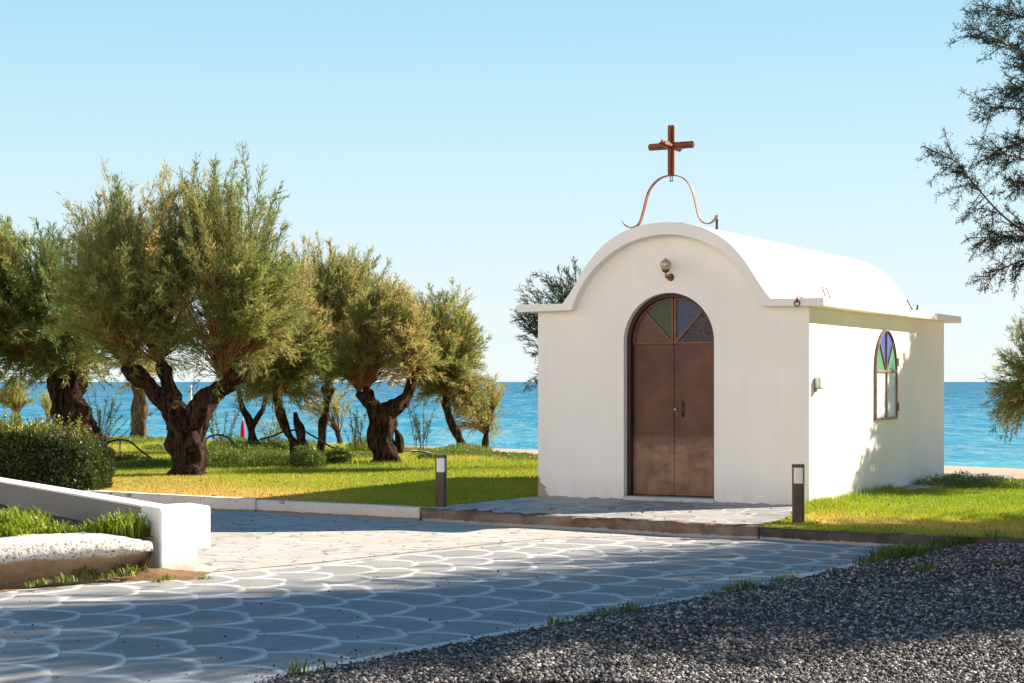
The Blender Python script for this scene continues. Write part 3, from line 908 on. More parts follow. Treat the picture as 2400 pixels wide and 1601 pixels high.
# door threshold, frame and the two leaves
bm = bmesh.new(); add_box(bm, (-DW, -.03, .0), (DW, .215, DZ), .006)
bm_obj('threshold', bm, mat_simple('pale_threshold_stone', (.50, .48, .46), .7, .2, 0, .15, 6), chapel)
def arch_line(w, y, z0=DZ, spring=DS, n=33):
    r = [Vector((w, y, z0))] + [Vector((w * math.cos(t), y, spring + w * math.sin(t))) for t in np.linspace(0, math.pi, n)] + [Vector((-w, y, z0))]
    return r
bm = bmesh.new()
add_strip(bm, arch_line(DW - .002, .095), arch_line(DW - .045, .095), (0, .115, 0))
bm_obj('door_frame', bm, M['door_frame'], chapel)
W2 = DW - .047
FY = .165
TR = 1.845       # transom height
def pie(s, a0, a1, r, y, z0, cx):
    return [Vector((cx, y, z0))] + [Vector((s * r * math.cos(t), y, DS + r * math.sin(t))) for t in np.linspace(a0, a1, 14)]
for s in (-1, 1):
    leaf_bm = bmesh.new()
    lo, hi = (.004, W2) if s > 0 else (-W2, -.004)
    add_box(leaf_bm, (lo, FY, DZ + .012), (hi, FY + .035, TR), .004)
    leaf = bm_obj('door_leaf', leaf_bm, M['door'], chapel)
    leaf['label'] = ('right' if s > 0 else 'left') + ' brown steel leaf of the arched door' + (' carrying the lock and pull handle' if s > 0 else '')
    # glazing bars: meeting stile, curved rim, diagonal, transom
    bb = bmesh.new()
    add_box(bb, (.004 if s > 0 else -.034, FY - .004, TR), (.034 if s > 0 else -.004, FY + .036, DS + W2 - .012), .003)
    rim = [Vector((s * (W2 - .001) * math.cos(t), FY - .003, DS + (W2 - .001) * math.sin(t))) for t in np.linspace(.0, math.pi / 2 - .02, 20)]
    rim2 = [Vector((s * (W2 - .026) * math.cos(t), FY - .003, DS + (W2 - .026) * math.sin(t))) for t in np.linspace(.0, math.pi / 2 - .02, 20)]
    add_strip(bb, rim, rim2, (0, .036, 0))
    add_box(bb, (.0345 if s > 0 else -(W2 - .001), FY - .002, TR), ((W2 - .001) if s > 0 else -.0345, FY + .034, TR + .028), .003)
    A0 = Vector((s * .03, FY - .006, DS + .0)); ang = math.radians(47)
    d = Vector((s * math.cos(ang), 0, math.sin(ang))); nn = Vector((-d.z * s, 0, d.x * s)) * .014
    E0 = A0 + d * (W2 - .035)
    add_prism(bb, [A0 - nn, E0 - nn, E0 + nn, A0 + nn], (0, .038, 0))
    bm_obj('glazing_bar', bb, M['door_bar'], leaf)
    r = W2 - .022
    for (a0, a1, mk, lab) in ((.02, math.radians(45.5), 'g_amber' if s < 0 else 'g_navy', 'amber' if s < 0 else 'dark blue'),
                              (math.radians(45.5), math.pi / 2 - .04, 'g_green' if s < 0 else 'g_blue', 'green' if s < 0 else 'blue')):
        pb = bmesh.new()
        if a0 < .1:
            P = [Vector((s * .035, FY + .012, TR + .025)), Vector((s * r, FY + .012, TR + .025))] + [Vector((s * r * math.cos(t), FY + .012, DS + r * math.sin(t))) for t in np.linspace(a0, a1, 12)]
        else:
            P = [Vector((s * .033, FY + .013, DS + .01))] + [Vector((s * r * math.cos(t), FY + .013, DS + r * math.sin(t))) for t in np.linspace(a0, a1, 12)]
        add_prism(pb, P, (0, .006, 0))
        p_ = bm_obj('pane', pb, M[mk], leaf); p_['label'] = lab + ' glass segment of the fanlight'
    if s > 0:
        hb = bmesh.new()
        add_box(hb, (.105, FY - .040, 1.00), (.123, FY - .026, 1.16), .005, 2)
        add_box(hb, (.107, FY - .027, 1.008), (.121, FY + .002, 1.024), .003)
        add_box(hb, (.107, FY - .027, 1.136), (.121, FY + .002, 1.152), .003)
        add_box(hb, (.099, FY - .008, .985), (.129, FY - .001, 1.035), .003)
        add_box(hb, (.099, FY - .008, 1.125), (.129, FY - .001, 1.175), .003)
        bm_obj('handle', hb, M['rebar'], leaf)
        kb = bmesh.new()
        bmesh.ops.create_cone(kb, cap_ends=True, segments=20, radius1=.017, radius2=.013, depth=.03, matrix=Matrix.Translation((.028, FY - .012, 1.075)) @ Matrix.Rotation(math.pi / 2, 4, 'X'))
        bm_obj('lock', kb, M['galv'], leaf)
    else:
        ab = bmesh.new()
        add_box(ab, (-.022, FY - .010, DZ + .02), (.010, FY - .0005, TR - .01), .003)
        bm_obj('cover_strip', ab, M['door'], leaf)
# dark room behind the fanlight is closed by a board
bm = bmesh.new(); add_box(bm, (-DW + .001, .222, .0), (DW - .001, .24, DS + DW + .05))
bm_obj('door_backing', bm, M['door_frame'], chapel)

# side window, proud of the wall: local plane x = HW
WY, WR, WS, WB = 3.06, .485, 1.55, .916
win = empty('window'); win.parent = chapel
win.name = 'window'
def wpt(u, z, o): return Vector((HW + o, WY + u, z))
def w_arch(w, o, zb):
    return [wpt(-w, zb, o)] + [wpt(-w * math.cos(t), WS + (w + .03) * math.sin(t), o) for t in np.linspace(0, math.pi, 29)] + [wpt(w, zb, o)]
bm = bmesh.new()
add_strip(bm, w_arch(WR, -.01, WB), w_arch(WR - .018, -.01, WB), (.045, 0, 0))
add_box(bm, (HW - .01, WY - WR + .036, WB), (HW + .034, WY + WR - .019, WB + .034), .002)
frame = bm_obj('window_frame', bm, M['win_bar'], win)
bm = bmesh.new()
add_box(bm, (HW - .01, WY - .009, WB + .035), (HW + .036, WY + .009, WS + WR - .01), .002)
add_box(bm, (HW - .01, WY - WR + .036, WS - .03), (HW + .033, WY - .0095, WS), .002)
add_box(bm, (HW - .01, WY + .0095, WS - .03), (HW + .033, WY + WR - .019, WS), .002)
for s in (-1, 1):
    a = math.radians(50)
    p0 = wpt(s * .019, WS + .002, -.01); d = Vector((0, s * math.cos(a), math.sin(a))); nn = Vector((0, -s * d.z, s * d.y)) * .006
    p1 = p0 + d * (WR - .03)
    add_prism(bm, [p0 - nn, p1 - nn, p1 + nn, p0 + nn], (.040, 0, 0))
bm_obj('glazing_bar', bm, M['win_bar'], win)
for s in (-1, 1):
    def pane(P, mk, lab):
        b_ = bmesh.new(); add_prism(b_, P, (.006, 0, 0)); o_ = bm_obj('pane', b_, M[mk], win); o_['label'] = lab
    w = WR - .017; o_ = .008
    pane([wpt(s * .008, WB + .033, o_), wpt(s * w, WB + .033, o_), wpt(s * w, WS - .028, o_), wpt(s * .008, WS - .028, o_)], 'g_clear', 'frosted lower pane of the side window')
    am = math.radians(50)
    arcp = lambda a0, a1: [wpt(s * w * math.cos(t), WS + (w + .03) * math.sin(t), o_) for t in np.linspace(a0, a1, 10)]
    pane([wpt(s * .008, WS - .002, o_)] + arcp(0, am), 'g_green_l', 'green glass at the foot of the arched window')
    pane([wpt(s * .007, WS, o_ + .001)] + [p + Vector((.001, 0, 0)) for p in arcp(am, math.pi / 2 - .035)], 'g_blue_l' if s < 0 else 'g_violet_l', 'blue glass at the tip of the arched window')
for z in (1.02, 1.60):
    hb = bmesh.new(); add_box(hb, (HW - .005, WY + WR + .0005, z), (HW + .045, WY + WR + .028, z + .11), .004)
    bm_obj('hinge', hb, M['rebar'], win)

# reinforcing bars and the iron ring left in the roof
def ch_tube(name, pts, r, mat, label):
    o = tube_obj(name, smooth_path(pts, 12), r, mat, chapel, 8)
    o['label'] = label
    return o
ch_tube('reinforcing_bar', [(HW + .02, .55, 2.33), (HW + .0, .545, 2.42), (HW - .025, .54, 2.50)], .008, M['rebar'], 'bent steel bar at the near right eaves')
ch_tube('reinforcing_bar', [(HW + .07, .55, 2.33), (HW + .05, .545, 2.42), (HW + .02, .54, 2.49)], .008, M['rebar'], 'second bent steel bar at the near right eaves')
ch_tube('reinforcing_bar', [(HW + .10, 4.1, 2.33), (HW + .05, 4.1, 2.41), (HW + .01, 4.09, 2.49)], .011, M['rebar'], 'leaning steel bar at the far right eaves')
ch_tube('reinforcing_bar', [(HW + .13, 4.1, 2.33), (HW + .14, 4.12, 2.38), (HW + .145, 4.12, 2.425)], .011, M['rebar'], 'short steel bar at the far right eaves')
ch_tube('reinforcing_bar', [(.36, .63, 3.19), (.36, .63, 3.28), (.36, .63, 3.35)], .016, M['rebar'], 'upright steel stub on the barrel roof')
ring = [(1.62 + .032 * math.cos(t), -.166, 2.275 + .032 * math.sin(t)) for t in np.linspace(0, 2 * math.pi, 25)]
ch_tube('iron_ring', ring, .007, M['rust'], 'iron ring hanging on the right end of the front cornice')
ch_tube('ring_hook', [(1.62, .05, 2.345), (1.62, -.10, 2.352), (1.62, -.158, 2.345), (1.62, -.170, 2.31), (1.62, -.166, 2.285)], .010, M['rust'], 'bent iron hook holding the ring')

# cross on the gable ---------------------------------------------------
cr_o = ch(.03, .02, 0)
cross = empty('cross', (cr_o.x, cr_o.y, 3.24), CH_RZ)
tag(cross, 'rust red iron cross on a bent strap stand, on top of the chapel gable', 'cross')
k = .000885 * 20.2 / 20.0
def rp(x, y): return ((x - 705) * k / .885, 0.0, (1400 - y) * k)
strap = [(98, 1330), (118, 1372), (150, 1402), (200, 1420), (255, 1408), (300, 1372), (328, 1310), (370, 1150), (405, 1010), (440, 925), (490, 855), (560, 797), (630, 770), (705, 762), (780, 772), (845, 800), (905, 855), (950, 930), (985, 1030), (1015, 1170), (1040, 1285), (1075, 1365), (1110, 1400), (1150, 1415), (1200, 1402), (1245, 1360), (1268, 1308)]
sp = smooth_path([rp(*p)[::2] for p in strap], 130)
Tn = np.gradient(sp, axis=0); Tn /= np.linalg.norm(Tn, axis=1)[:, None]
bm = bmesh.new()
th = .005
Aa = [Vector((p[0] - t[1] * th, -.03, p[1] + t[0] * th)) for p, t in zip(sp, Tn)]
Bb = [Vector((p[0] + t[1] * th, -.03, p[1] - t[0] * th)) for p, t in zip(sp, Tn)]
add_strip(bm, Aa, Bb, (0, .06, 0))
bm_obj('strap_stand', bm, M['rust'], cross)
zb = (1400 - 770) * k
def cross_bar(p0, p1, name, lab=None):
    """bar of two rounded flats with a groove between, from p0 to p1"""
    p0 = Vector(p0); p1 = Vector(p1); d = (p1 - p0).normalized(); L = (p1 - p0).length
    q = d.to_track_quat('Z', 'Y').to_matrix().to_4x4(); q.translation = p0
    b_ = bmesh.new()
    for s in (-1, 1):
        prof = []
        w = .0185
        for t in np.linspace(0, math.pi, 9):
            prof.append(Vector((s * .0215 + w * math.cos(t), 0, L - w + w * math.sin(t))))
        prof += [Vector((s * .0215 - w, 0, 0)), Vector((s * .0215 + w, 0, 0))]
        for rot in (0, math.pi / 2):
            Rm = q @ Matrix.Rotation(rot, 4, 'Z')
            add_prism(b_, [Rm @ (p + Vector((0, -.0125 + rot * .001, 0))) for p in prof], Rm.to_3x3() @ Vector((0, .025 - rot * .002, 0)))
    return bm_obj(name, b_, M['rust'], cross)
cz = (1400 - 375) * k
cross_bar((0, 0, zb), (0, 0, (1400 - 103) * k), 'upright')
AL = .25
for d_ in ((1, 0), (-1, 0)):
    cross_bar((d_[0] * .03, 0, cz), (d_[0] * .285, 0, cz), 'arm')
for d_ in ((0, 1), (0, -1)):
    cross_bar((0, d_[1] * .03, cz), (0, d_[1] * .285, cz), 'arm')
bb = bmesh.new()
for s in (-1, 1):
    bmesh.ops.create_cone(bb, cap_ends=True, segments=10, radius1=.005, radius2=.005, depth=.07, matrix=Matrix.Translation((s * .012, 0, zb - .028)))
    bmesh.ops.create_cone(bb, cap_ends=True, segments=6, radius1=.011, radius2=.011, depth=.010, matrix=Matrix.Translation((s * .012, 0, zb - .058)))
bm_obj('bolt', bb, M['rebar'], cross)

# lamp over the door ---------------------------------------------------
lp = ch(.03, 0, 2.62)
lamp = empty('wall_lamp', lp, CH_RZ)
tag(lamp, 'old brass wall lamp with a pointed glass globe above the chapel door', 'lamp')
bm = bmesh.new()
for z_, r_, h_ in ((-.006, .046, .012), (-.017, .032, .012)):
    bmesh.ops.create_cone(bm, cap_ends=True, segments=28, radius1=r_, radius2=r_ * .9, depth=h_, matrix=Matrix.Translation((0, z_, 0)) @ Matrix.Rotation(math.pi / 2, 4, 'X'))
bm_obj('wall_plate', bm, M['brass'], lamp)
tube_obj('bracket', smooth_path([(0, -.02, 0), (-.0, -.08, -.012), (0, -.13, -.005), (0, -.145, .035), (0, -.145, .07)], 24), .010, M['brass'], lamp, 10)
def lathe(prof, c, seg=28):
    V = []; 
    for r_, z_ in prof:
        for k_ in range(seg):
            a_ = 2 * math.pi * k_ / seg
            V.append((c[0] + r_ * math.cos(a_), c[1] + r_ * math.sin(a_), c[2] + z_))
    n_ = len(prof); idx = np.arange(n_ * seg).reshape(n_, seg)
    a_, b_ = idx[:-1], idx[1:]
    return np.array(V), np.stack([a_, np.roll(a_, -1, 1), np.roll(b_, -1, 1), b_], -1).reshape(-1, 4)
V, Q = lathe([(.001, .045), (.025, .048), (.04, .062), (.048, .075), (.046, .085)], (0, -.145, 0))
np_obj('cup', V, Q, M['brass'], lamp, smooth=True)
V, Q = lathe([(.044, .082), (.060, .105), (.066, .135), (.064, .160), (.052, .183), (.032, .197), (.014, .205), (.007, .214), (.0015, .226)], (0, -.145, 0))
np_obj('globe', V, Q, M['lampglass'], lamp, smooth=True)

# little floodlight on the side wall -----------------------------------
fl = ch(HW, .20, 1.36)
flood = empty('wall_floodlight', fl, CH_RZ)
tag(flood, 'small pale outdoor light on the sunny side wall of the chapel', 'light')
bm = bmesh.new(); add_box(bm, (0, -.035, -.075), (.02, .035, .09), .006); bm_obj('back_plate', bm, M['grey_pl'], flood)
bm = bmesh.new(); add_box(bm, (.0205, -.05, -.03), (.075, .05, .095), .012, 2); bm_obj('housing', bm, M['white_pl'], flood)
bm = bmesh.new(); add_box(bm, (.0755, -.042, -.02), (.083, .042, .085), .003); bm_obj('lens', bm, M['diffuser'], flood)
bm = bmesh.new(); add_box(bm, (.0205, -.052, -.044), (.10, .052, -.031), .003); bm_obj('bracket', bm, M['grey_pl'], flood)

# flagstones round the chapel -------------------------------------------
apron = [gp(1030, 1193, 0), gp(984, 1193, 0)] + [p + Vector((0, .16, 0)) for p in KERB[6:11]] + [gp(1820, 1224, 0), gp(1893, 1192, 0), ch(HW, -.0, 0), ch(HW - .1, .1, 0), ch(-HW + .1, .1, 0), ch(-HW - .03, -.05, 0)]
bm = bmesh.new()
vs = [bm.verts.new((p.x, p.y, .006)) for p in apron[1:]]
f_ = bm.faces.new(vs); bmesh.ops.triangulate(bm, faces=[f_])
o = bm_obj('flagstone_apron', bm, M['slate']); tag(o, kind='structure')
bm = bmesh.new()
vs = [bm.verts.new(ch(x, y, .02)) for x, y in ((HW - .05, 2.9), (HW + .22, 3.0), (HW + .45, 4.0), (HW + .62, DEP + .2), (HW + .75, DEP + 1.1), (HW - .6, DEP + 1.1), (HW - .6, DEP - .05), (HW - .05, DEP - .05))]
vb = [bm.verts.new(v.co - Vector((0, 0, .06))) for v in vs]
bm.faces.new(vs)
for i in range(len(vs)): bm.faces.new((vs[i], vs[(i + 1) % len(vs)], vb[(i + 1) % len(vs)], vb[i]))
o = bm_obj('stone_path', bm, M['slate']); tag(o, kind='structure')

# bollard lights ---------------------------------------------------------
def bollard(loc, rz):
    b = empty('bollard_light', loc, rz)
    H, W_, D_ = .585, .118, .095
    def rprof(w, d, n=10):    # front corners strongly rounded
        P = []
        for cx, cy, a0 in ((w / 2 - .03, -d / 2 + .03, -90), (w / 2 - .008, d / 2 - .008, 0), (-w / 2 + .008, d / 2 - .008, 90), (-w / 2 + .03, -d / 2 + .03, 180)):
            r_ = .03 if cy < 0 else .008
            for t in np.linspace(0, 90, n): P.append(Vector((cx + r_ * math.cos(math.radians(a0 + t)), cy + r_ * math.sin(math.radians(a0 + t)), 0)))
        return P
    bm = bmesh.new(); add_prism(bm, [p + Vector((0, 0, .012)) for p in rprof(W_, D_)], (0, 0, .385)); bm_obj('post', bm, M['black_metal'], b)
    bm = bmesh.new()
    add_box(bm, (-W_ / 2, -.030, .3975), (-W_ / 2 + .006, D_ / 2, .5545), .002); add_box(bm, (W_ / 2 - .006, -.030, .3975), (W_ / 2, D_ / 2, .5545), .002)
    add_box(bm, (-W_ / 2 + .0065, D_ / 2 - .012, .3975), (W_ / 2 - .0065, D_ / 2, .5545), .002)
    bm_obj('head_frame', bm, M['black_metal'], b)
    bm = bmesh.new(); add_prism(bm, [Vector((p.x, p.y - .002, .3975)) for p in rprof(W_ - .013, D_ - .026)], (0, 0, .1565)); bm_obj('diffuser', bm, M['diffuser'], b)
    bm = bmesh.new(); add_prism(bm, [p + Vector((0, 0, .555)) for p in rprof(W_ + .004, D_ + .004)], (0, 0, .032)); bm_obj('cap', bm, M['black_metal'], b)
    bm = bmesh.new(); add_box(bm, (-.085, -.075, -.01), (.085, .075, .012), .004); bm_obj('base_plate', bm, M['galv'], b)
    return b
def copy_tree(o, parent=None):
    c = o.copy(); COL.objects.link(c); c.parent = parent
    for k_ in o.children: copy_tree(k_, c)
    return c
b1 = bollard(gp(1033, 1191, 0) + Vector((0, .05, 0)), CH_RZ * .25)
tag(b1, 'dark bollard light left of the chapel, at the end of the white kerb', 'bollard', 'bollard lights beside the chapel steps')
b2 = copy_tree(b1); b2.location = gp(1873, 1228, 0) + Vector((0, .05, 0)); b2.rotation_euler.z = CH_RZ * .2
tag(b2, 'dark bollard light by the sunny right corner of the chapel', 'bollard', 'bollard lights beside the chapel steps')

# ------------------------------------------------------------------ white garden wall and planter, left
w0 = Vector((-2.76, 13.48, 0)); wa = Vector((-.536, .844, 0)).normalized(); wn_ = Vector((.74, .67, 0)).normalized(); wp = Vector((.844, .536, 0)).normalized()
gw = empty('garden_wall', (0, 0, 0)); tag(gw, 'low white garden wall with a thick squared end, in front of the hedge', 'wall')
bm = bmesh.new()
zt = .408
def wq(a_, n_, z_, nn=wp): 
    q = w0 + wa * a_ + nn * n_; return Vector((q.x, q.y, z_))
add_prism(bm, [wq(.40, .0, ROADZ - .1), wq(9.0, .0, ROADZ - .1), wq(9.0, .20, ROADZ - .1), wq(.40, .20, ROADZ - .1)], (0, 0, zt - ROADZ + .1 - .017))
wo = bm_obj('wall_run', bm, M['wall_shaded'], gw)
bm = bmesh.new()
add_prism(bm, [wq(.421, -.004, zt - .016), wq(9.0, -.004, zt - .016), wq(9.0, .204, zt - .016), wq(.421, .204, zt - .016)], (0, 0, .018))
bm_obj('sunlit_top', bm, M['plaster_plain'], gw)  # slab added so the sunlit top stays white above the darkened side
bm = bmesh.new()
L_ = [(0, ROADZ - .1), (.345, ROADZ - .1), (.345, .055), (.47, .055), (.47, zt), (0, zt)]
add_prism(bm, [wq(0, n_, z_, wn_) for n_, z_ in L_], wa * .42)
wo = bm_obj('wall_end', bm, M['plaster_plain'], gw)
for o_ in gw.children:
    bv = o_.modifiers.new('b', 'BEVEL'); bv.width = .022 if o_.name.startswith('wall_end') else .005; bv.segments = 3; bv.limit_method = 'ANGLE'

# planter border (thick rough rim)
pbp = [(-5.92, 11.03), (-4.97, 11.65), (-4.20, 12.19), (-3.68, 12.51), (-3.25, 12.78), (-2.91, 13.01), (-2.73, 13.18)]  # rim points scaled about the camera, pulled nearer along the sightline, result baked in
P = smooth_path([(x, y, 0) for x, y in pbp], 110)
T = np.gradient(P, axis=0); T /= np.linalg.norm(T, axis=1)[:, None]
N = np.stack([-T[:, 1], T[:, 0], np.zeros(len(P))], 1)
prof = [(.16, -.17), (.10, -.09), (.03, -.04), (-.02, .0), (-.035, .03), (-.032, .07), (-.022, .125), (.0, .155), (.04, .168), (.14, .172), (.30, .172), (.45, .170), (.60, .165), (.72, .13), (.75, .0)]
prof = [(o_, z_ + .06) for o_, z_ in prof]
V = []
for i in range(len(P)):
    s = i / (len(P) - 1)
    tap = 1.0 if s < .75 else 1 - .45 * ((s - .75) / .25) ** 1.5
    for k_, (o_, z_) in enumerate(prof):
        q = P[i] + N[i] * (o_ * (tap if o_ > .1 else 1) + (1 - tap) * .12)
        nz = mnoise.noise(Vector((q[0] * 7, q[1] * 7, z_ * 9 + k_))) * .012 + mnoise.noise(Vector((q[0] * 24, q[1] * 24, z_ * 24))) * .008
        und = 0 if z_ > .09 else (.10 * max(0, (s - .35)))
        V.append((q[0] + N[i][0] * (und - nz), q[1] + N[i][1] * (und - nz), z_ * (1 if z_ < 0 else tap * .55 + .45) + nz + (und * .5 if -.04 < z_ < .14 else 0)))
m_ = len(prof); idx = np.arange(len(P) * m_).reshape(len(P), m_)
Q = np.stack([idx[:-1, :-1], idx[1:, :-1], idx[1:, 1:], idx[:-1, 1:]], -1).reshape(-1, 4)
caps = np.array([[idx[e_, 0], idx[e_, k_], idx[e_, k_ + 1], idx[e_, k_ + 2]] for e_ in (0, -1) for k_ in range(1, m_ - 2, 2)])
o = np_obj('planter_border', np.array(V), np.vstack([Q, caps]), M['border'], None, None, True)
tag(o, 'thick rough whitewashed concrete rim of the grassy planter, pitted and brown below', 'planter border')
soil = [Vector((-6.0, 11.9, 0)), Vector((-4.3, 12.9, 0)), Vector((-3.2, 13.35, 0)), Vector((-2.80, 13.50, 0)), wq(.5, -.01, 0), wq(8, -.01, 0), Vector((-9, 17, 0))]
poly_sheet('planter_soil', soil, .185, M['soil'])
# earth fallen along the foot of the rim, sloping down to the walk
bm = bmesh.new()
da = resample([gp(-160, 1410, ROADZ), gp(60, 1380, ROADZ), gp(200, 1369, ROADZ), gp(330, 1363, ROADZ), gp(440, 1362, ROADZ), gp(505, 1350, ROADZ)], 60)
db = resample([(-5.6, 11.5, -.04), (-4.20, 12.35, -.04), (-3.25, 12.95, -.04), (-2.80, 13.35, -.05), (-2.70, 13.55, -.08), (-2.42, 13.78, ROADZ - .01)], 60)
gr = []
for a_, b_ in zip(da, db):
    col = []
    for k_ in range(8):
        q = a_ + (b_ - a_) * k_ / 7
        z_ = ROADZ + .004 + (q[2] - ROADZ) * (k_ / 7) + .018 * mnoise.noise(Vector((q[0] * 9, q[1] * 9, 2))) * (1 if 0 < k_ else 0)
        e_ = .06 * mnoise.noise(Vector((q[0] * 5, q[1] * 5, 7))) if k_ == 0 else 0
        col.append(bm.verts.new((q[0], q[1] + e_, z_)))
    gr.append(col)
for i_ in range(59):
    for k_ in range(7): bm.faces.new((gr[i_][k_], gr[i_ + 1][k_], gr[i_ + 1][k_ + 1], gr[i_][k_ + 1]))
o = bm_obj('dirt_strip', bm, M['soil'], None, True); tag(o, kind='structure')
# small white stub
st_o = gp(338, 1247, .19); 
V, Q = lathe([(.001, .15), (.040, .150), (.047, .144), (.044, .10), (.036, .04), (.032, -.03), (.030, -.06)], (0, 0, 0), 20)
o = np_obj('concrete_stub', V, Q, M['plaster_plain'], None, None, True); o.location = (st_o.x, st_o.y, .195)
tag(o, 'small white concrete stub in the grass beside the squared wall end', 'stub')

# ------------------------------------------------------------------ vegetation
def rand_unit(rs, shape):
    v = rs.normal(size=shape + (3,)); return v / (np.linalg.norm(v, axis=-1)[..., None] + 1e-9)

def needles(rs, base, d, length, width):
    """one thin triangle per row"""
    side = np.cross(d, rand_unit(rs, (len(d),))); side /= np.linalg.norm(side, axis=1)[:, None] + 1e-9
    w = side * width[:, None] * .5
    V = np.stack([base - w, base + w, base + d * length[:, None]], 1).reshape(-1, 3)
    return V

def crown(seed, heads, ells, clusters, whips, twig_step=.05, twigs=2, tw_len=(.12, .30), m=6, nl=.05, nw=.010, start=.28, up=.22, spike=.12, droop=.0, dry=.35, wood_r=.008, fill=.5, spread=.21, skirt=0, skirt_d=(-.22, .35), skirt_r=(.3, .85)):
    rs = np.random.RandomState(seed)
    vol = np.array([e[1][0] * e[1][2] for e in ells]); vol = vol / vol.sum()
    heads = [np.array(h) for h in heads]
    NV, NT, wood = [], [], []
    for c in range(clusters + skirt):
        sk = c >= clusters
        e = ells[rs.choice(len(ells), p=vol)]
        cen, rad = np.array(e[0]), np.array(e[1])
        dc = rand_unit(rs, (1,))[0]
        if dc[2] < -.35 and rs.rand() < .6: dc[2] = -dc[2]
        rc = rs.uniform(fill, 1.0)
        ctint = np.clip(rs.normal(dry, .2), 0, 1)
        for w in range(whips):
            dd = dc * rc + rs.normal(size=3) * spread
            nd = np.linalg.norm(dd)
            if nd > 1.0: dd = dd / nd * rs.uniform(.9, 1.06)
            tip = cen + dd * rad
            if dd[2] > .3 and rs.rand() < .55: tip = tip + np.array([rs.normal() * .08, rs.normal() * .08, rs.uniform(.3, 1) * spike * rad[2] * 2])
            h = heads[int(np.argmin([np.hypot(*(tip - q)[:2]) + rs.rand() * .9 for q in heads]))]
            if sk:      # short hanging sprays about the pollard heads
                if w == 0: hh_ = heads[rs.randint(len(heads))]; az_ = rs.uniform(0, 6.28)
                h = hh_
                r_s = rs.uniform(*skirt_r); a_s = az_ + rs.normal() * .5
                tip = h + np.array([r_s * math.cos(a_s), r_s * math.sin(a_s), rs.uniform(*skirt_d)])
            v = tip - h; L = np.linalg.norm(v)
            if L < .25: continue
            mid = h + v * .5 + np.array([0, 0, up * L]) + rs.normal(size=3) * .05 * L
            if dd[2] < 0 or sk: mid = mid + np.array([0, 0, .25 * L])
            nseg = 9
            t = np.linspace(0, 1, nseg)[:, None]
            path = (1 - t) ** 2 * h + 2 * t * (1 - t) * mid + t ** 2 * tip
            wood.append(tube_arrays(path, np.linspace(wood_r * (.8 + L * .35), wood_r * .3, nseg), 3, cap=False))
            n = max(4, int(L * (1 - start) / twig_step)) * twigs
            u = rs.uniform(start, 1.0, n) ** .9
            B = (1 - u)[:, None] ** 2 * h + 2 * (u * (1 - u))[:, None] * mid + (u ** 2)[:, None] * tip
            Tg = 2 * (1 - u)[:, None] * (mid - h) + 2 * u[:, None] * (tip - mid)
            Tg /= np.linalg.norm(Tg, axis=1)[:, None]
            D = Tg * .95 + rand_unit(rs, (n,)) * .68 + np.array([0, 0, .10 - droop])
            D /= np.linalg.norm(D, axis=1)[:, None]
            tl = rs.uniform(tw_len[0], tw_len[1], n) * (1.1 - .6 * u)
            kf = (np.arange(m) + rs.rand(n, m)) / m
            base = B[:, None] + D[:, None] * (tl[:, None] * kf)[..., None] + np.array([0, 0, -droop * .25]) * (kf ** 2 * tl[:, None])[..., None]
            nd_ = D[:, None] * 1.0 + rand_unit(rs, (n, m)) * .6
            nd_ /= np.linalg.norm(nd_, axis=-1)[..., None]
            k = n * m
            NV.append(needles(rs, base.reshape(-1, 3), nd_.reshape(-1, 3), rs.uniform(.7, 1.3, k) * nl, rs.uniform(.7, 1.3, k) * nw))
            tt = np.clip(ctint + rs.normal() * .10 + (u[:, None] - .5) * .25 + rs.normal(size=(n, m)) * .12, 0, 1)
            NT.append(np.repeat(tt.ravel(), 3))
    V = np.vstack(NV); Tt = np.concatenate(NT)
    Fc = np.arange(len(V)).reshape(-1, 3)
    return (V, Fc, Tt), join_arrays(wood)

def limb(pts, n=56, seg=26, ridge=.20, lump=.55, seed=0):
    S = smooth_path([(*p[0], p[1]) for p in pts], n)
    e = S[-1, :3] - S[-2, :3]; e /= np.linalg.norm(e) + 1e-9; r_ = S[-1, 3]
    S = np.vstack([S, [*(S[-1, :3] + e * r_ * .45), r_ * .80], [*(S[-1, :3] + e * r_ * .75), r_ * .42], [*(S[-1, :3] + e * r_ * .82), r_ * .08]])
    return tube_arrays(S[:, :3], S[:, 3], seg, ridge, lump, seed)

def tree(name, label, cat, base, limbs, cr, bark='bark', fol='foliage', group='tamarisk trees by the beach', rsc=1.0, **kw):
    """limbs: lists of (world point, radius); parts: trunk, branches, crown"""
    t = empty(name, base); tag(t, label, cat, group)
    off = np.array(base)
    V, Q = join_arrays([limb([(p_, r_ * rsc) for p_, r_ in l], seed=i * 7 + int(abs(base[0]) * 10)) for i, l in enumerate(limbs)])
    np_obj('trunk', V - off, Q, M[bark], t, None, True)
    (cv, cf, ct), (wv, wq_) = crown(**cr)
    np_obj('branches', wv - off, wq_, M['twig'], t, None, False)
    np_obj('crown', cv - off, cf, M[fol], t, ct)
    return t

def ell(px, py, rx, ry, Y, ryd=None):
    c = at(px, py, Y); s = Y / F
    return (tuple(c), (rx * s, (ryd if ryd else min(rx, ry) * s), ry * s))

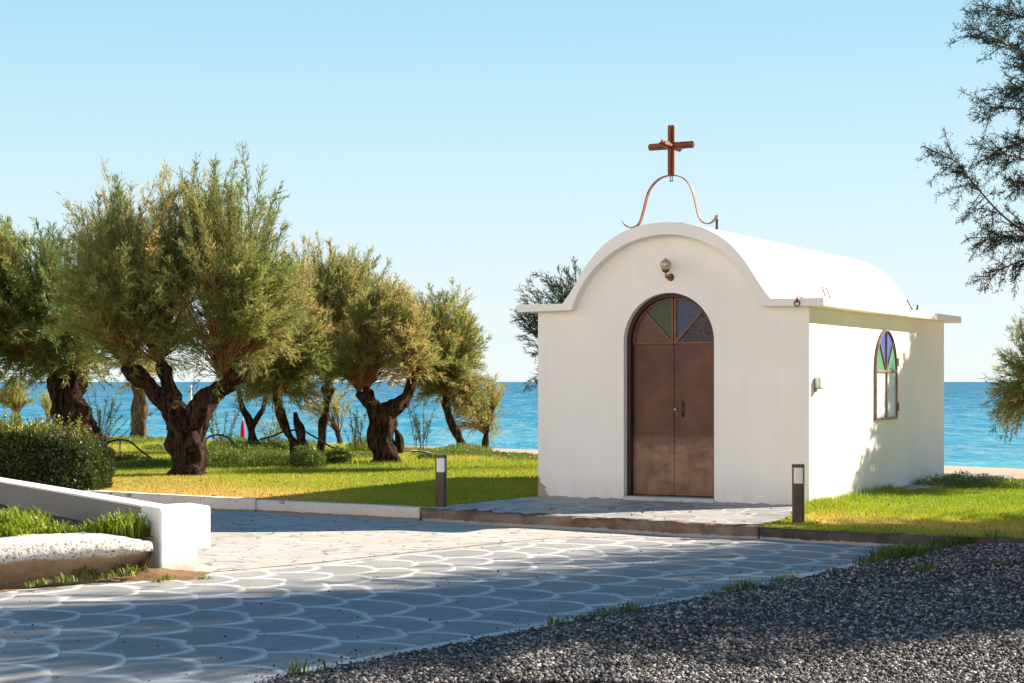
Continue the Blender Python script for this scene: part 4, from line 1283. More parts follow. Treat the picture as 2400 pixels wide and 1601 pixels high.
# T1 the big pollard in front
Y = 25.7
def p1(px, py, r, dy=0.0, Y=25.7):
    q = at(px, py, Y); return ((q.x, q.y + dy, max(q.z, -.08)), r)
tree('tamarisk_tree', 'largest tamarisk, nearest the low wall, its broad trunk forking into two thick limbs', 'tree', tuple(at(448, 1118, Y) * 1.0)[:2] + (0,),
     rsc=0.92, limbs=[[p1(450, 1135, .36), p1(449, 1110, .325), p1(447, 1075, .285), p1(440, 1040, .27), p1(432, 1010, .25), p1(428, 990, .20)],
      [p1(436, 1030, .20), p1(410, 985, .19), p1(385, 945, .165), p1(355, 905, .14, -.1), p1(318, 878, .14, -.15), p1(300, 868, .10, -.15)],
      [p1(425, 1010, .15), p1(405, 960, .14, .12), p1(388, 905, .12, .2), p1(375, 870, .12, .25), p1(370, 850, .09, .25)],
      [p1(442, 1035, .20), p1(462, 1000, .19), p1(470, 968, .175, -.05), p1(495, 930, .15, -.1), p1(532, 900, .14, -.1), p1(562, 872, .15, -.1), p1(572, 850, .11, -.1)],
      [p1(436, 1010, .07, -.1), p1(432, 985, .06, -.1), p1(424, 968, .045, -.1), p1(428, 958, .05, -.1)]],
     cr=dict(seed=11, heads=[at(302, 866, 25.55), at(372, 852, 25.95), at(566, 852, 25.6), at(520, 890, 25.6)],
          ells=[ell(275, 680, 150, 210, Y, 1.3), ell(400, 650, 180, 205, Y, 1.5), ell(548, 630, 140, 225, Y, 1.3), ell(630, 760, 100, 130, Y, 1.1), ell(285, 780, 180, 80, Y, 1.3), ell(575, 780, 140, 85, Y, 1.2), ell(250, 840, 95, 48, Y, 1.1), ell(440, 825, 70, 50, Y, 1.2), ell(620, 845, 80, 45, Y, .9)],
          clusters=185, whips=6, skirt=8, twig_step=.055, twigs=2, nl=.058, nw=.0115, dry=.40, spike=.19))
# T2 dark trunk at the left behind the hedge
Y = 29.0
tree('tamarisk_tree', 'shaded tamarisk with a thick black trunk behind the clipped hedge', 'tree', tuple(at(190, 1085, Y))[:2] + (0,),
     [[p1(195, 1095, .42, 0, Y), p1(190, 1040, .33, 0, Y), p1(180, 1000, .33, 0, Y), p1(172, 960, .30, 0, Y), p1(168, 925, .22, 0, Y), p1(172, 885, .20, 0, Y)],
      [p1(160, 985, .16, -.1, Y), p1(140, 960, .14, -.1, Y), p1(135, 920, .11, -.1, Y), p1(128, 890, .10, -.1, Y)]],
     dict(seed=21, heads=[at(172, 880, Y), at(128, 885, Y), at(60, 850, Y)],
          ells=[ell(60, 720, 190, 190, Y, 1.8), ell(-60, 730, 200, 210, Y, 1.8), ell(160, 790, 130, 110, Y, 1.3), ell(20, 610, 120, 110, Y, 1.2), ell(60, 840, 200, 70, Y, 1.4)],
          clusters=130, skirt=20, whips=6, twig_step=.06, nl=.07, nw=.015, dry=.15, spike=.10))
# T3 forked, behind
Y = 34.0
tree('tamarisk_tree', 'slim forked tamarisk with the red cloth showing behind its trunk', 'tree', tuple(at(592, 1060, Y))[:2] + (0,),
     rsc=0.62, limbs=[[p1(597, 1062, .17, 0, Y), p1(592, 1035, .16, 0, Y), p1(588, 1005, .15, 0, Y), p1(580, 980, .10, 0, Y), p1(566, 950, .08, 0, Y), p1(560, 915, .07, 0, Y)],
      [p1(590, 1010, .09, 0, Y), p1(600, 985, .08, 0, Y), p1(615, 960, .07, 0, Y), p1(622, 935, .06, 0, Y)]],
     cr=dict(seed=31, heads=[at(560, 910, Y), at(622, 930, Y)],
          ells=[ell(600, 850, 100, 90, Y, .8), ell(650, 790, 90, 120, Y, .9), ell(560, 880, 55, 35, Y, .7)], clusters=52, skirt=6, whips=6, twig_step=.06, nl=.065, nw=.014, dry=.45))
# T4 leaning, with a stump beside it
Y = 28.5
tree('tamarisk_tree', 'leaning tamarisk with a broken upright stump growing from its foot', 'tree', tuple(at(704, 1098, Y))[:2] + (0,),
     rsc=0.72, limbs=[[p1(704, 1104, .17, 0, Y), p1(700, 1070, .14, 0, Y), p1(688, 1040, .11, 0, Y), p1(672, 1010, .10, 0, Y), p1(658, 975, .09, 0, Y), p1(648, 940, .09, 0, Y), p1(646, 912, .08, 0, Y)],
      [p1(708, 1104, .17, .08, Y), p1(708, 1060, .16, .08, Y), p1(702, 1020, .13, .08, Y), p1(694, 990, .08, .08, Y), p1(690, 970, .05, .08, Y)]],
     cr=dict(seed=41, heads=[at(646, 908, Y), at(655, 930, Y)],
          ells=[ell(660, 790, 110, 140, Y, 1.0), ell(650, 850, 100, 65, Y, .8), ell(740, 840, 70, 100, Y, .8), ell(615, 870, 60, 40, Y, .7), ell(665, 720, 100, 125, Y, .9)], clusters=78, skirt=22, whips=6, twig_step=.055, nl=.062, nw=.013, dry=.48))
# T5 thin trunk with a fan of bare rods
Y = 31.5
tree('tamarisk_tree', 'thin tamarisk whose bare rods fan out like an umbrella over a straight pale trunk', 'tree', tuple(at(755, 1070, Y))[:2] + (0,),
     rsc=0.72, limbs=[[p1(752, 1076, .13, 0, Y), p1(756, 1040, .11, 0, Y), p1(758, 1000, .10, 0, Y), p1(766, 960, .10, 0, Y), p1(768, 930, .11, 0, Y), p1(770, 912, .13, 0, Y), p1(771, 903, .09, 0, Y)]],
     cr=dict(seed=51, heads=[at(771, 905, Y)], ells=[ell(765, 735, 125, 150, Y, 1.1), ell(830, 735, 110, 125, Y, .9), ell(700, 790, 80, 90, Y, .8), ell(820, 850, 75, 40, Y, .8)], clusters=88, skirt=0, whips=6, twig_step=.055, nl=.062, nw=.013, dry=.5, start=.50, up=.12, spike=.2, wood_r=.012))
# T6 big pollard in the middle
Y = 29.4
tree('tamarisk_tree', 'stout pollarded tamarisk with a Y-shaped black trunk and orange rods', 'tree', tuple(at(900, 1088, Y))[:2] + (0,),
     rsc=0.78, limbs=[[p1(903, 1096, .31, 0, Y), p1(902, 1065, .255, 0, Y), p1(900, 1030, .23, 0, Y), p1(900, 995, .23, 0, Y), p1(900, 970, .21, 0, Y), p1(905, 955, .15, 0, Y)],
      [p1(898, 990, .17, 0, Y), p1(885, 960, .16, 0, Y), p1(868, 940, .13, 0, Y), p1(862, 920, .11, 0, Y), p1(858, 910, .07, 0, Y)],
      [p1(905, 985, .16, 0, Y), p1(930, 955, .16, 0, Y), p1(952, 925, .14, 0, Y), p1(960, 905, .13, 0, Y), p1(963, 893, .08, 0, Y)],
      [p1(878, 955, .10, -.1, Y), p1(855, 940, .09, -.1, Y), p1(842, 925, .08, -.1, Y)],
      [p1(870, 1040, .09, .25, Y), p1(868, 1000, .09, .25, Y), p1(866, 950, .09, .25, Y)],
      [p1(930, 1060, .10, 0, Y), p1(935, 1035, .09, 0, Y), p1(928, 1010, .05, 0, Y)]],
     cr=dict(seed=61, heads=[at(860, 912, Y), at(962, 895, Y), at(842, 922, Y)],
          ells=[ell(880, 800, 110, 125, Y, 1.0), ell(948, 800, 75, 110, Y, .9), ell(838, 850, 80, 65, Y, .7), ell(955, 850, 70, 60, Y, .7), ell(805, 885, 50, 32, Y, .6), ell(900, 720, 80, 60, Y, .8)], clusters=88, skirt=8, skirt_d=(-.05, .4), whips=6, twig_step=.055, nl=.06, nw=.013, dry=.62, start=.46, wood_r=.010))
# T7 slender leaning
Y = 35.0
tree('tamarisk_tree', 'slender tamarisk leaning left at the edge of the sand, nearest the chapel', 'tree', tuple(at(1080, 1053, Y))[:2] + (0,),
     rsc=0.74, limbs=[[p1(1084, 1060, .19, 0, Y), p1(1076, 1030, .14, 0, Y), p1(1062, 1000, .11, 0, Y), p1(1050, 970, .10, 0, Y), p1(1046, 945, .11, 0, Y), p1(1044, 930, .09, 0, Y)]],
     cr=dict(seed=71, heads=[at(1044, 932, Y)], ells=[ell(1040, 815, 85, 120, Y, .9), ell(1000, 900, 55, 55, Y, .6), ell(1085, 860, 70, 95, Y, .7), ell(985, 800, 75, 100, Y, .8), ell(1095, 940, 50, 60, Y, .6), ell(972, 905, 42, 50, Y, .6)], clusters=125, skirt=6, whips=6, twig_step=.055, nl=.06, nw=.013, dry=.42, spike=.2))
Y = 35.5
tree('tamarisk_shrub', 'low wispy tamarisk shrub at the right foot of the leaning slender tree', 'shrub', tuple(at(1138, 1055, Y))[:2] + (0,),
     [[p1(1138, 1060, .07, 0, Y), p1(1138, 1030, .055, 0, Y), p1(1143, 1000, .05, 0, Y), p1(1150, 980, .035, 0, Y)]],
     dict(seed=81, heads=[at(1150, 985, Y), at(1139, 1020, Y)], ells=[ell(1135, 940, 48, 65, Y, .5), ell(1115, 1000, 65, 45, Y, .5), ell(1145, 1010, 30, 40, Y, .4)], clusters=40, whips=5, twig_step=.06, nl=.055, nw=.012, dry=.6), group='small shrubs by the beach')
# far left little tree and others by the shore
Y = 44.0
tree('tamarisk_shrub', 'little round-headed tree on a thin stem at the far left by the water', 'tree', tuple(at(41, 1022, Y))[:2] + (0,),
     [[p1(42, 1030, .11, 0, Y), p1(41, 1000, .10, 0, Y), p1(40, 975, .08, 0, Y)]],
     dict(seed=91, heads=[at(40, 978, Y)], ells=[ell(40, 935, 45, 42, Y, .45), ell(10, 910, 40, 35, Y, .4)], clusters=18, whips=5, twig_step=.07, nl=.07, nw=.015, dry=.55), group='small shrubs by the beach')
Y = 43.0
tree('tamarisk_tree', 'straight pale-barked tree seen between the black trunk and the largest tamarisk', 'tree', tuple(at(328, 1018, Y))[:2] + (0,),
     [[p1(328, 1028, .22, 0, Y), p1(327, 1000, .18, 0, Y), p1(328, 960, .17, 0, Y), p1(329, 920, .16, 0, Y), p1(330, 890, .13, 0, Y)]],
     dict(seed=95, heads=[at(330, 893, Y)], ells=[ell(330, 860, 90, 60, Y, 1.0), ell(300, 940, 40, 50, Y, .5), ell(360, 950, 35, 55, Y, .5)], clusters=26, whips=5, twig_step=.07, nl=.07, nw=.015, dry=.5), bark='bark_pale')
Y = 41.0
tree('tamarisk_shrub', 'pale wispy shrub on the sand left of the black trunk', 'shrub', tuple(at(112, 1030, Y))[:2] + (0,),
     [[p1(120, 1036, .06, 0, Y), p1(116, 1005, .05, 0, Y), p1(110, 985, .04, 0, Y)]],
     dict(seed=97, heads=[at(112, 990, Y)], ells=[ell(112, 960, 28, 45, Y, .4)], clusters=9, whips=4, twig_step=.08, nl=.065, nw=.014, dry=.6), group='small shrubs by the beach')
Y = 38.0
tree('tamarisk_shrub', 'thin brownish shrub behind the fan-shaped tamarisk', 'shrub', tuple(at(790, 1050, Y))[:2] + (0,),
     [[p1(800, 1055, .06, 0, Y), p1(792, 1020, .05, 0, Y), p1(780, 990, .04, 0, Y)]],
     dict(seed=98, heads=[at(782, 992, Y), at(795, 1020, Y)], ells=[ell(790, 955, 40, 45, Y, .5), ell(745, 960, 40, 40, Y, .5)], clusters=13, whips=4, twig_step=.09, nl=.06, nw=.013, dry=.75), group='small shrubs by the beach')
# behind the chapel
Y = 28.3
tree('tamarisk_tree', 'tamarisk half hidden behind the left side of the chapel', 'tree', tuple(at(1420, 1090, Y))[:2] + (0,),
     [[p1(1425, 1100, .17, 0, Y), p1(1418, 1040, .14, 0, Y), p1(1400, 960, .12, 0, Y), p1(1390, 900, .11, 0, Y)]],
     dict(seed=101, heads=[at(1390, 900, Y), at(1395, 940, Y)], ells=[ell(1330, 770, 125, 150, Y, 1.0), ell(1275, 830, 95, 110, Y, .8), ell(1400, 720, 110, 110, Y, .9)], clusters=50, whips=4, skirt=6, twig_step=.055, nl=.06, nw=.012, dry=.25, spike=.15), fol='foliage_backlit')
# right, behind the chapel: shrub tree coming in from the edge
Y = 31.0
tree('tamarisk_tree', 'bushy tamarisk at the right edge of the beach, right of the chapel', 'tree', tuple(at(2480, 1085, Y))[:2] + (0,),
     [[p1(2480, 1090, .16, 0, Y), p1(2475, 1040, .13, 0, Y), p1(2450, 980, .11, 0, Y), p1(2425, 930, .09, 0, Y)], [p1(2475, 1040, .10, 0, Y), p1(2500, 960, .09, 0, Y), p1(2520, 900, .08, 0, Y)]],
     dict(seed=111, heads=[at(2430, 935, Y), at(2510, 900, Y)], ells=[ell(2400, 930, 105, 110, Y, .9), ell(2470, 860, 130, 130, Y, 1.1), ell(2400, 1000, 90, 60, Y, .7)], clusters=95, whips=5, twig_step=.055, nl=.06, nw=.012, dry=.22))

# tree right of the frame whose shade falls on the chapel's side wall
def gt(x, y, z): return (x, y, z)
tree('tamarisk_tree', 'tall tamarisk standing on the right lawn beyond the picture, shading the chapel side wall', 'tree', (10.3, 26.2, 0),
     [[(gt(10.3, 26.2, -.1), .24), (gt(10.3, 26.2, .6), .18), (gt(10.2, 26.1, 1.3), .15), (gt(10.1, 26.0, 1.9), .12)], [(gt(10.3, 26.2, .9), .12), (gt(10.5, 26.4, 1.5), .11), (gt(10.8, 26.5, 2.1), .09)]],
     dict(seed=121, heads=[(10.1, 26.0, 1.9), (10.8, 26.5, 2.1)], ells=[((10.2, 25.9, 3.7), (1.7, 1.6, 1.1)), ((9.7, 25.4, 3.3), (1.6, 1.4, 1.0)), ((10.4, 26.5, 2.9), (1.6, 1.3, 1.0)), ((9.9, 24.4, 3.2), (1.3, 1.2, .95))], clusters=250, whips=6, twig_step=.06, nl=.085, nw=.022, dry=.4, spike=.08), group='tamarisk trees at the right')
# near tree at the right: its boughs enter the picture and its shade lies on the walk
near = dict(seed=131, heads=[(6.5, 14.6, 2.3), (7.2, 14.2, 2.6), (6.9, 15.2, 2.9)],
     ells=[((6.9, 14.5, 4.1), (2.5, 2.4, 2.0)), ((6.9, 14.6, 3.6), (1.95, 1.9, 1.4)), ((7.2, 14.6, 5.4), (1.7, 1.7, 1.2)), ((7.3, 12.75, 4.0), (2.2, 1.8, 1.9)), ((7.2, 13.6, 2.8), (2.0, 1.8, 1.0))], clusters=210, whips=5, twig_step=.05, nl=.05, nw=.0085, dry=.2, spike=.12, start=.25, droop=.15)
tn = tree('tamarisk_tree', 'near tamarisk whose dark feathery boughs hang in from the top right corner', 'tree', (7.0, 14.5, ROADZ),
     [[(gt(7.0, 14.5, -.2), .30), (gt(7.0, 14.5, .6), .25), (gt(6.9, 14.5, 1.5), .2), (gt(6.6, 14.6, 2.3), .13)], [(gt(6.95, 14.5, 1.0), .18), (gt(7.15, 14.3, 1.9), .15), (gt(7.2, 14.2, 2.6), .11)], [(gt(6.95, 14.5, 1.2), .16), (gt(6.95, 14.9, 2.1), .13), (gt(6.9, 15.2, 2.9), .10)]],
     near, fol='foliage_backlit', group='tamarisk trees at the right')
# long single boughs of the near tree reaching into the picture
def bough(seed, pts, n_tw, tl, parent, fol='foliage_backlit', off=(7.0, 14.5, ROADZ)):
    rs = np.random.RandomState(seed)
    S = smooth_path(pts, 40)
    parts = [tube_arrays(S, np.linspace(.014, .004, len(S)), 5)]
    NV, NT = [], []
    Tg = np.gradient(S, axis=0); Tg /= np.linalg.norm(Tg, axis=1)[:, None]
    for q in range(n_tw):
        i = rs.randint(6, len(S)); b = S[i]
        d = Tg[i] * .7 + rand_unit(rs, (1,))[0] * .9 + np.array([-.25, 0, -.15]); d /= np.linalg.norm(d)
        L = rs.uniform(*tl) * (1.15 - .5 * i / len(S))
        k = 7; t = np.linspace(0, 1, k)[:, None]
        sag = np.array([0, 0, -.25 * L]) * rs.uniform(-.4, 1)
        path = b + d * L * t + sag * t ** 2
        parts.append(tube_arrays(path, np.linspace(.004, .0015, k), 3, cap=False))
        m = int(L * 120)
        u = rs.rand(m)
        base = b + d * L * u[:, None] + sag * (u ** 2)[:, None]
        nd = d * .8 + rand_unit(rs, (m,)) * .9; nd /= np.linalg.norm(nd, axis=1)[:, None]
        # short side sprays
        ln = rs.uniform(.03, .10, m) * (1.1 - .6 * u)
        for s_ in np.linspace(0, 1, 4):
            bb_ = base + nd * (ln * s_)[:, None]
            n2 = nd * .8 + rand_unit(rs, (m,)) * .7; n2 /= np.linalg.norm(n2, axis=1)[:, None]
            NV.append(needles(rs, bb_, n2, rs.uniform(.02, .038, m), rs.uniform(.005, .009, m)))
            NT.append(np.repeat(np.clip(rs.normal(.25, .15, m), 0, 1), 3))
    V, Q = join_arrays(parts)
    o_ = np.array(off)
    np_obj('bough', V - o_, Q, M['twig'], parent)
    V = np.vstack(NV)
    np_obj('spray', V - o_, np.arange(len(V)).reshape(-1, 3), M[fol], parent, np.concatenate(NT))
Yb = 14.2
for i, (pp, ntw, tl_) in enumerate([
        ([(2560, 640), (2470, 590), (2400, 555), (2330, 505), (2270, 440), (2225, 385), (2190, 355)], 46, (.14, .42)),
        ([(2600, 600), (2500, 575), (2420, 560), (2340, 555), (2260, 557)], 40, (.12, .4)),
        ([(2600, 560), (2500, 600), (2420, 600), (2340, 625), (2295, 655)], 30, (.12, .34)),
        ([(2640, 420), (2520, 400), (2420, 385), (2340, 370), (2265, 350)], 46, (.15, .42)),
        ([(2640, 300), (2520, 290), (2420, 270), (2340, 255), (2250, 250)], 50, (.15, .45)),
        ([(2640, 220), (2500, 180), (2400, 150), (2320, 110), (2240, 70)], 48, (.2, .5)),
        ([(2640, 120), (2500, 90), (2400, 60), (2320, 30), (2230, 10)], 52, (.2, .5)),
        ([(2640, 80), (2520, 20), (2440, -30), (2380, -90)], 60, (.2, .5)),
        ([(2600, 640), (2500, 650), (2440, 655), (2400, 690)], 30, (.12, .3)),
        ([(2620, 500), (2520, 470), (2440, 440), (2380, 430), (2330, 440)], 50, (.15, .4)),
        ([(2620, 340), (2520, 330), (2440, 320), (2360, 330), (2310, 345)], 60, (.15, .4)),
        ([(2620, 60), (2520, 110), (2440, 150), (2370, 190), (2320, 220)], 60, (.2, .5)),
        ([(2620, -20), (2520, 10), (2440, 40), (2380, 90), (2340, 140)], 64, (.2, .5))]):
    ntw = int(ntw * (1.0 if i < 3 else .72))
    pp = [(x + (20 if i < 3 else 50), y) for x, y in pp]
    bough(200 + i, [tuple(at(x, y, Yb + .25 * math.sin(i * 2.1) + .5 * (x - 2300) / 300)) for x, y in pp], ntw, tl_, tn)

def copy_thing(o, loc, rz, lab, group, sc=1.0):
    c = o.copy(); COL.objects.link(c); c.location = loc; c.rotation_euler.z = rz; c.scale = (sc, sc, sc)
    c['label'] = lab; c['group'] = group
    for k_ in o.children:
        if k_.name.split('.')[0] in ('bough', 'spray'): continue
        d_ = k_.copy(); COL.objects.link(d_); d_.parent = c
    return c
copy_thing(tn, (10.5, 18.1, 0), 2.4, 'broad tamarisk beyond the right edge, shading the dark kerb', 'tamarisk trees at the right', .92)
copy_thing(tn, (11.6, 15.2, 0), 4.1, 'tamarisk beyond the right edge, shading the gravel yard, behind the near one', 'tamarisk trees at the right', 1.05)
for i_, (x_, y_, a_, s_) in enumerate([(-11.5, 9.5, .4, .9), (-15.5, 4.5, 1.9, 1.05), (-17.5, 11.0, 3.3, 1.1)]):  # unseen trees added to darken the reflection in the door
    copy_thing(tn, (x_, y_, ROADZ), a_, 'unseen tamarisk left of the forecourt, added to darken the door reflection', 'unseen trees added left of the forecourt', s_)

def blades(rs, X, Y, Z, hmin, hmax, wmin, wmax, lean=.45):
    n = len(X)
    a = rs.uniform(0, 6.28, n); h = rs.uniform(hmin, hmax, n); w = rs.uniform(wmin, wmax, n)
    ux, uy = np.cos(a) * w, np.sin(a) * w
    la = rs.uniform(0, 6.28, n); ll = rs.uniform(0, lean, n) * h
    B0 = np.stack([X - ux, Y - uy, Z], 1); B1 = np.stack([X + ux, Y + uy, Z], 1)
    Tp = np.stack([X + np.cos(la) * ll, Y + np.sin(la) * ll, Z + h * np.sqrt(np.clip(1 - (ll / h) ** 2 * .8, .2, 1))], 1)
    return np.stack([B0, B1, Tp], 1).reshape(-1, 3)

def fbm(X, Y, s, seed=0):
    rs_ = np.random.RandomState(seed); r = np.zeros_like(X); amp = 1.0; tot = 0
    for o_ in range(4):
        a = rs_.uniform(0, 6.28, 3); p = rs_.uniform(0, 6.28, 3)
        v = sum(np.sin((X * np.cos(a[i]) + Y * np.sin(a[i])) * s * (1 + .37 * i) + p[i]) for i in range(3)) / 3
        r += v * amp; tot += amp; amp *= .6; s *= 2.1
    return r / tot

rs = np.random.RandomState(77)
CHI = Matrix.Rotation(-CH_RZ, 2)
def in_chapel(X, Y, mg=.02, back=.9):
    dx, dy = X - CH_O.x, Y - CH_O.y
    lx = dx * math.cos(-CH_RZ) - dy * math.sin(-CH_RZ); ly = dx * math.sin(-CH_RZ) + dy * math.cos(-CH_RZ)
    a = (np.abs(lx) < HW + mg) & (ly > -.1) & (ly < DEP + mg)
    b = (lx > 0) & (lx < HW + .25 + .12 * (ly - 3)) & (ly > 3.2) & (ly < DEP + 1.0)
    return a | b
kerb_line = KERB_L + KERB + KERB_R
def lawn_points(n, x0, x1, y0, y1):
    X = rs.uniform(x0, x1, n); Y = rs.uniform(y0, y1, n)
    k = inside(lawn_pts, X, Y) & (np.abs(X) < Y * .305 + .6) & ~in_chapel(X, Y) & ~inside(apron[1:], X, Y)
    d = seg_dist(kerb_line, X, Y)
    k &= d > .17 - .12 * rs.rand(len(X)) ** 3
    return X[k], Y[k], d[k]
gx, gy, gd = [np.concatenate(q) for q in zip(lawn_points(260000, -9, 3.6, 18, 27), lawn_points(150000, 2.5, 8.5, 14.5, 26), lawn_points(170000, -14, 4, 27, 40))]
patch = fbm(gx, gy, .9, 3)
left = gx < 3
# taller, greener further back; short and dry along the kerb
dryness = np.where(left, np.clip(1.35 - gd / 3.8, -.3, 1) * np.clip((-1.1 - gx) / 1.6, .15, 1), np.clip(1.05 - np.abs(gd - .95) / 1.15, -.3, 1)) + .55 * patch + rs.normal(size=len(gx)) * .2
far = np.clip((gy - 25.6) / 2.0, 0, 1) * left
dryness = np.where(gy > 30, .35 + .5 * patch, dryness)
h0 = np.where(left, .018, .012) + .022 * np.clip(gd / 2.5, 0, 1) + .05 * far * np.clip(.5 + patch, 0, 1.3)
near_wall = np.clip(1 - np.abs((gx - CH_O.x) * math.cos(-CH_RZ) - (gy - CH_O.y) * math.sin(-CH_RZ) - HW) / .35, 0, 1) * (~left)
h0 = h0 + .09 * near_wall
V = blades(rs, gx, gy, np.zeros_like(gx), .6, 1.3, .0035, .0075, .6)
hh = V.reshape(-1, 3, 3); hh[:, 2, 2] *= h0 * 1.0
dxy = hh[:, 2, :2] - np.stack([gx, gy], 1); hh[:, 2, :2] = np.stack([gx, gy], 1) + dxy * h0[:, None]
tint = np.repeat(np.clip(.30 + .62 * dryness, 0, 1), 3)
o = np_obj('lawn_grass', hh.reshape(-1, 3), np.arange(len(gx) * 3).reshape(-1, 3), M['grass'], None, tint)
tag(o, kind='stuff')

# tall weeds between the trees
def weed_mass(name, spots, seed, mat='weed', leaf=(.03, .07), base_t=.4):
    rs = np.random.RandomState(seed); NV, NT = [], []
    for (x, y, z, rx, ry, h, n) in spots:
        a = rs.uniform(0, 6.28, n); r = np.sqrt(rs.rand(n))
        X = x + rx * r * np.cos(a); Y = y + ry * r * np.sin(a)
        hh = h * (1 - .55 * r ** 2) * (.55 + .45 * (1 + fbm(X, Y, 5, seed)))
        Z = z + hh * rs.rand(n) ** .6
        d = rand_unit(rs, (n,)) * .9 + np.array([0, 0, .55]); d /= np.linalg.norm(d, axis=1)[:, None]
        NV.append(needles(rs, np.stack([X, Y, Z], 1), d, rs.uniform(*leaf, n), rs.uniform(.35, .55, n) * leaf[0]))
        NT.append(np.repeat(np.clip(base_t + .35 * fbm(X, Y, 4, seed + 1) + rs.normal(size=n) * .12, 0, 1), 3))
    V = np.vstack(NV)
    o = np_obj(name, V, np.arange(len(V)).reshape(-1, 3), M[mat], None, np.concatenate(NT))
    return tag(o, kind='stuff')
spots = []; gc_t = []
rs = np.random.RandomState(9)
for px, py, w, h in [(530, 1085, 50, .26), (570, 1075, 60, .34), (620, 1078, 60, .30), (650, 1085, 50, .22), (590, 1060, 60, .35), (540, 1050, 40, .35), (510, 1066, 40, .28), (630, 1056, 60, .32), (690, 1050, 50, .26), (780, 1075, 40, .18), (830, 1072, 50, .16),
                     (860, 1050, 40, .28), (1040, 1062, 60, .14), (1110, 1066, 60, .16), (1180, 1070, 50, .12), (1090, 1056, 50, .20), (1230, 1075, 50, .12), (330, 1092, 50, .14), (300, 1080, 40, .14), (360, 1088, 50, .12), (400, 1052, 50, .18), (320, 1032, 60, .16), (260, 1040, 60, .18)]:
    q = gp(px, py + 4, 0); s = q.y / F
    spots.append((q.x, q.y, 0, w * s * 1.3, .7, h * .85, 1700)); gc_t.append((q.x, q.y, 0, w * s * 1.3, h * .9, 170))
weed_mass('ground_cover', spots, 10)
weed_mass('sand_weeds', [(gp(px, py, 0).x, gp(px, py, 0).y, -.03, .5, .35, h, 900) for px, py, h in [(2270, 1135, .22), (2225, 1140, .16), (2300, 1142, .12), (2400, 1140, .12), (2340, 1146, .10)]], 12, base_t=.45)
bushes = [(720, 1098, 42, .34, 'dark leafy weed clump at the foot of the leaning tamarisk'), (790, 1086, 34, .24, 'bright leafy weed clump left of the stout pollard'), (1005, 1078, 26, .10, 'low leafy weed clump right of the stout pollard')]
for i, (px, py, w, h, lab) in enumerate(bushes):
    q = gp(px, py, 0); s = q.y / F
    o = weed_mass('weed_clump', [(0, 0, 0, w * s, .35, h, 2600)], 40 + i, leaf=(.04, .075), base_t=.3)
    del o["kind"]
    o.location = (q.x, q.y, 0); tag(o, lab, 'weed', 'weed clumps under the trees')

# thin saplings / reeds standing against the sea
def sapling(px, py, Yd, h, n, seed, lab, spread=.35):
    rs = np.random.RandomState(seed)
    b = at(px, py, Yd); b.z = max(-.3, min(0, b.z))
    t = empty('sapling', b); tag(t, lab, 'sapling', 'thin saplings between the trees')
    parts, NV, NT = [], [], []
    for i in range(n):
        top = np.array([rs.normal() * spread, rs.normal() * .15, h * rs.uniform(.6, 1.05)])
        k = 8; u = np.linspace(0, 1, k)[:, None]
        b0 = np.array([rs.normal() * .06, rs.normal() * .06, 0])
        path = b0 + top * u + np.array([0, 0, .06 * h]) * np.sin(u * 3)
        parts.append(tube_arrays(path, np.linspace(.007, .003, k), 3, cap=False))
        m = int(60 * h)
        uu = rs.uniform(.2, 1, m)[:, None]
        base = b0 + top * uu + np.array([0, 0, .06 * h]) * np.sin(uu * 3)
        d = top / np.linalg.norm(top) * .6 + rand_unit(rs, (m,)) * .8; d /= np.linalg.norm(d, axis=1)[:, None]
        NV.append(needles(rs, base, d, rs.uniform(.06, .15, m), rs.uniform(.010, .018, m))); NT.append(np.repeat(np.clip(rs.normal(.5, .2, m), 0, 1), 3))
    V, Q = join_arrays(parts); np_obj('stems', V, Q, M['twig'], t)
    V = np.vstack(NV); np_obj('leaves', V, np.arange(len(V)).reshape(-1, 3), M['foliage'], t, np.concatenate(NT))
sapling(235, 1040, 33, 1.25, 16, 1, 'spreading clump of thin stems right of the black trunk', .30)
sapling(520, 1050, 34, 1.1, 8, 2, 'airy stems between the largest tamarisk and the slim forked one', .25)
sapling(840, 1050, 34, .9, 10, 3, 'upright thin stems left of the stout pollard', .2)
sapling(985, 1050, 35, .95, 10, 4, 'upright thin stems right of the stout pollard', .18)
sapling(640, 1045, 36, .8, 12, 5, 'brown thin stems between the slim forked and leaning tamarisks', .3)
sapling(5, 1040, 36, .8, 10, 6, 'pale thin stems at the far left edge by the water', .25)

# hedge ------------------------------------------------------------------
hg = empty('clipped_hedge', (-6.6, 22.0, 0)); tag(hg, 'clipped dark green hedge behind the white garden wall', 'hedge')
rs = np.random.RandomState(15)
n = 90000
hx0, hx1, hy0, hy1, hz = -9.3, -5.33, 21.35, 22.9, .80
u = rs.rand(n, 3); f_ = rs.randint(0, 10, n)
dpt = rs.rand(n) ** 2 * .16
X = hx0 + u[:, 0] * (hx1 - hx0); Yh = hy0 + u[:, 1] * (hy1 - hy0); Z = u[:, 2] * hz
sh = .09 * fbm(X, Z * 2 + Yh, 3.0, 5)
Yh = np.where(f_ < 4, hy0 + dpt + sh, Yh)
Z = np.where((f_ >= 4) & (f_ < 8), hz - dpt + .10 * fbm(X, Yh, 4, 8) + (rs.rand(n) < .12) * rs.rand(n) * .10, Z)
X = np.where(f_ >= 8, hx1 - dpt + .15 * fbm(Yh, Z, 4, 9), X)
rnd = np.clip((X - (hx1 - .8)) / .8, 0, 1)
Z = Z * (1 - .38 * rnd ** 2) * (1 + .10 * fbm(X, Yh, 2.2, 19)); Yh = Yh + .30 * rnd ** 2 * (Yh < hy0 + .3)
X = X + .12 * fbm(Yh, Z, 5, 29) * rnd
d = rand_unit(rs, (n,)) + np.array([0, -.2, .35]); d /= np.linalg.norm(d, axis=1)[:, None]
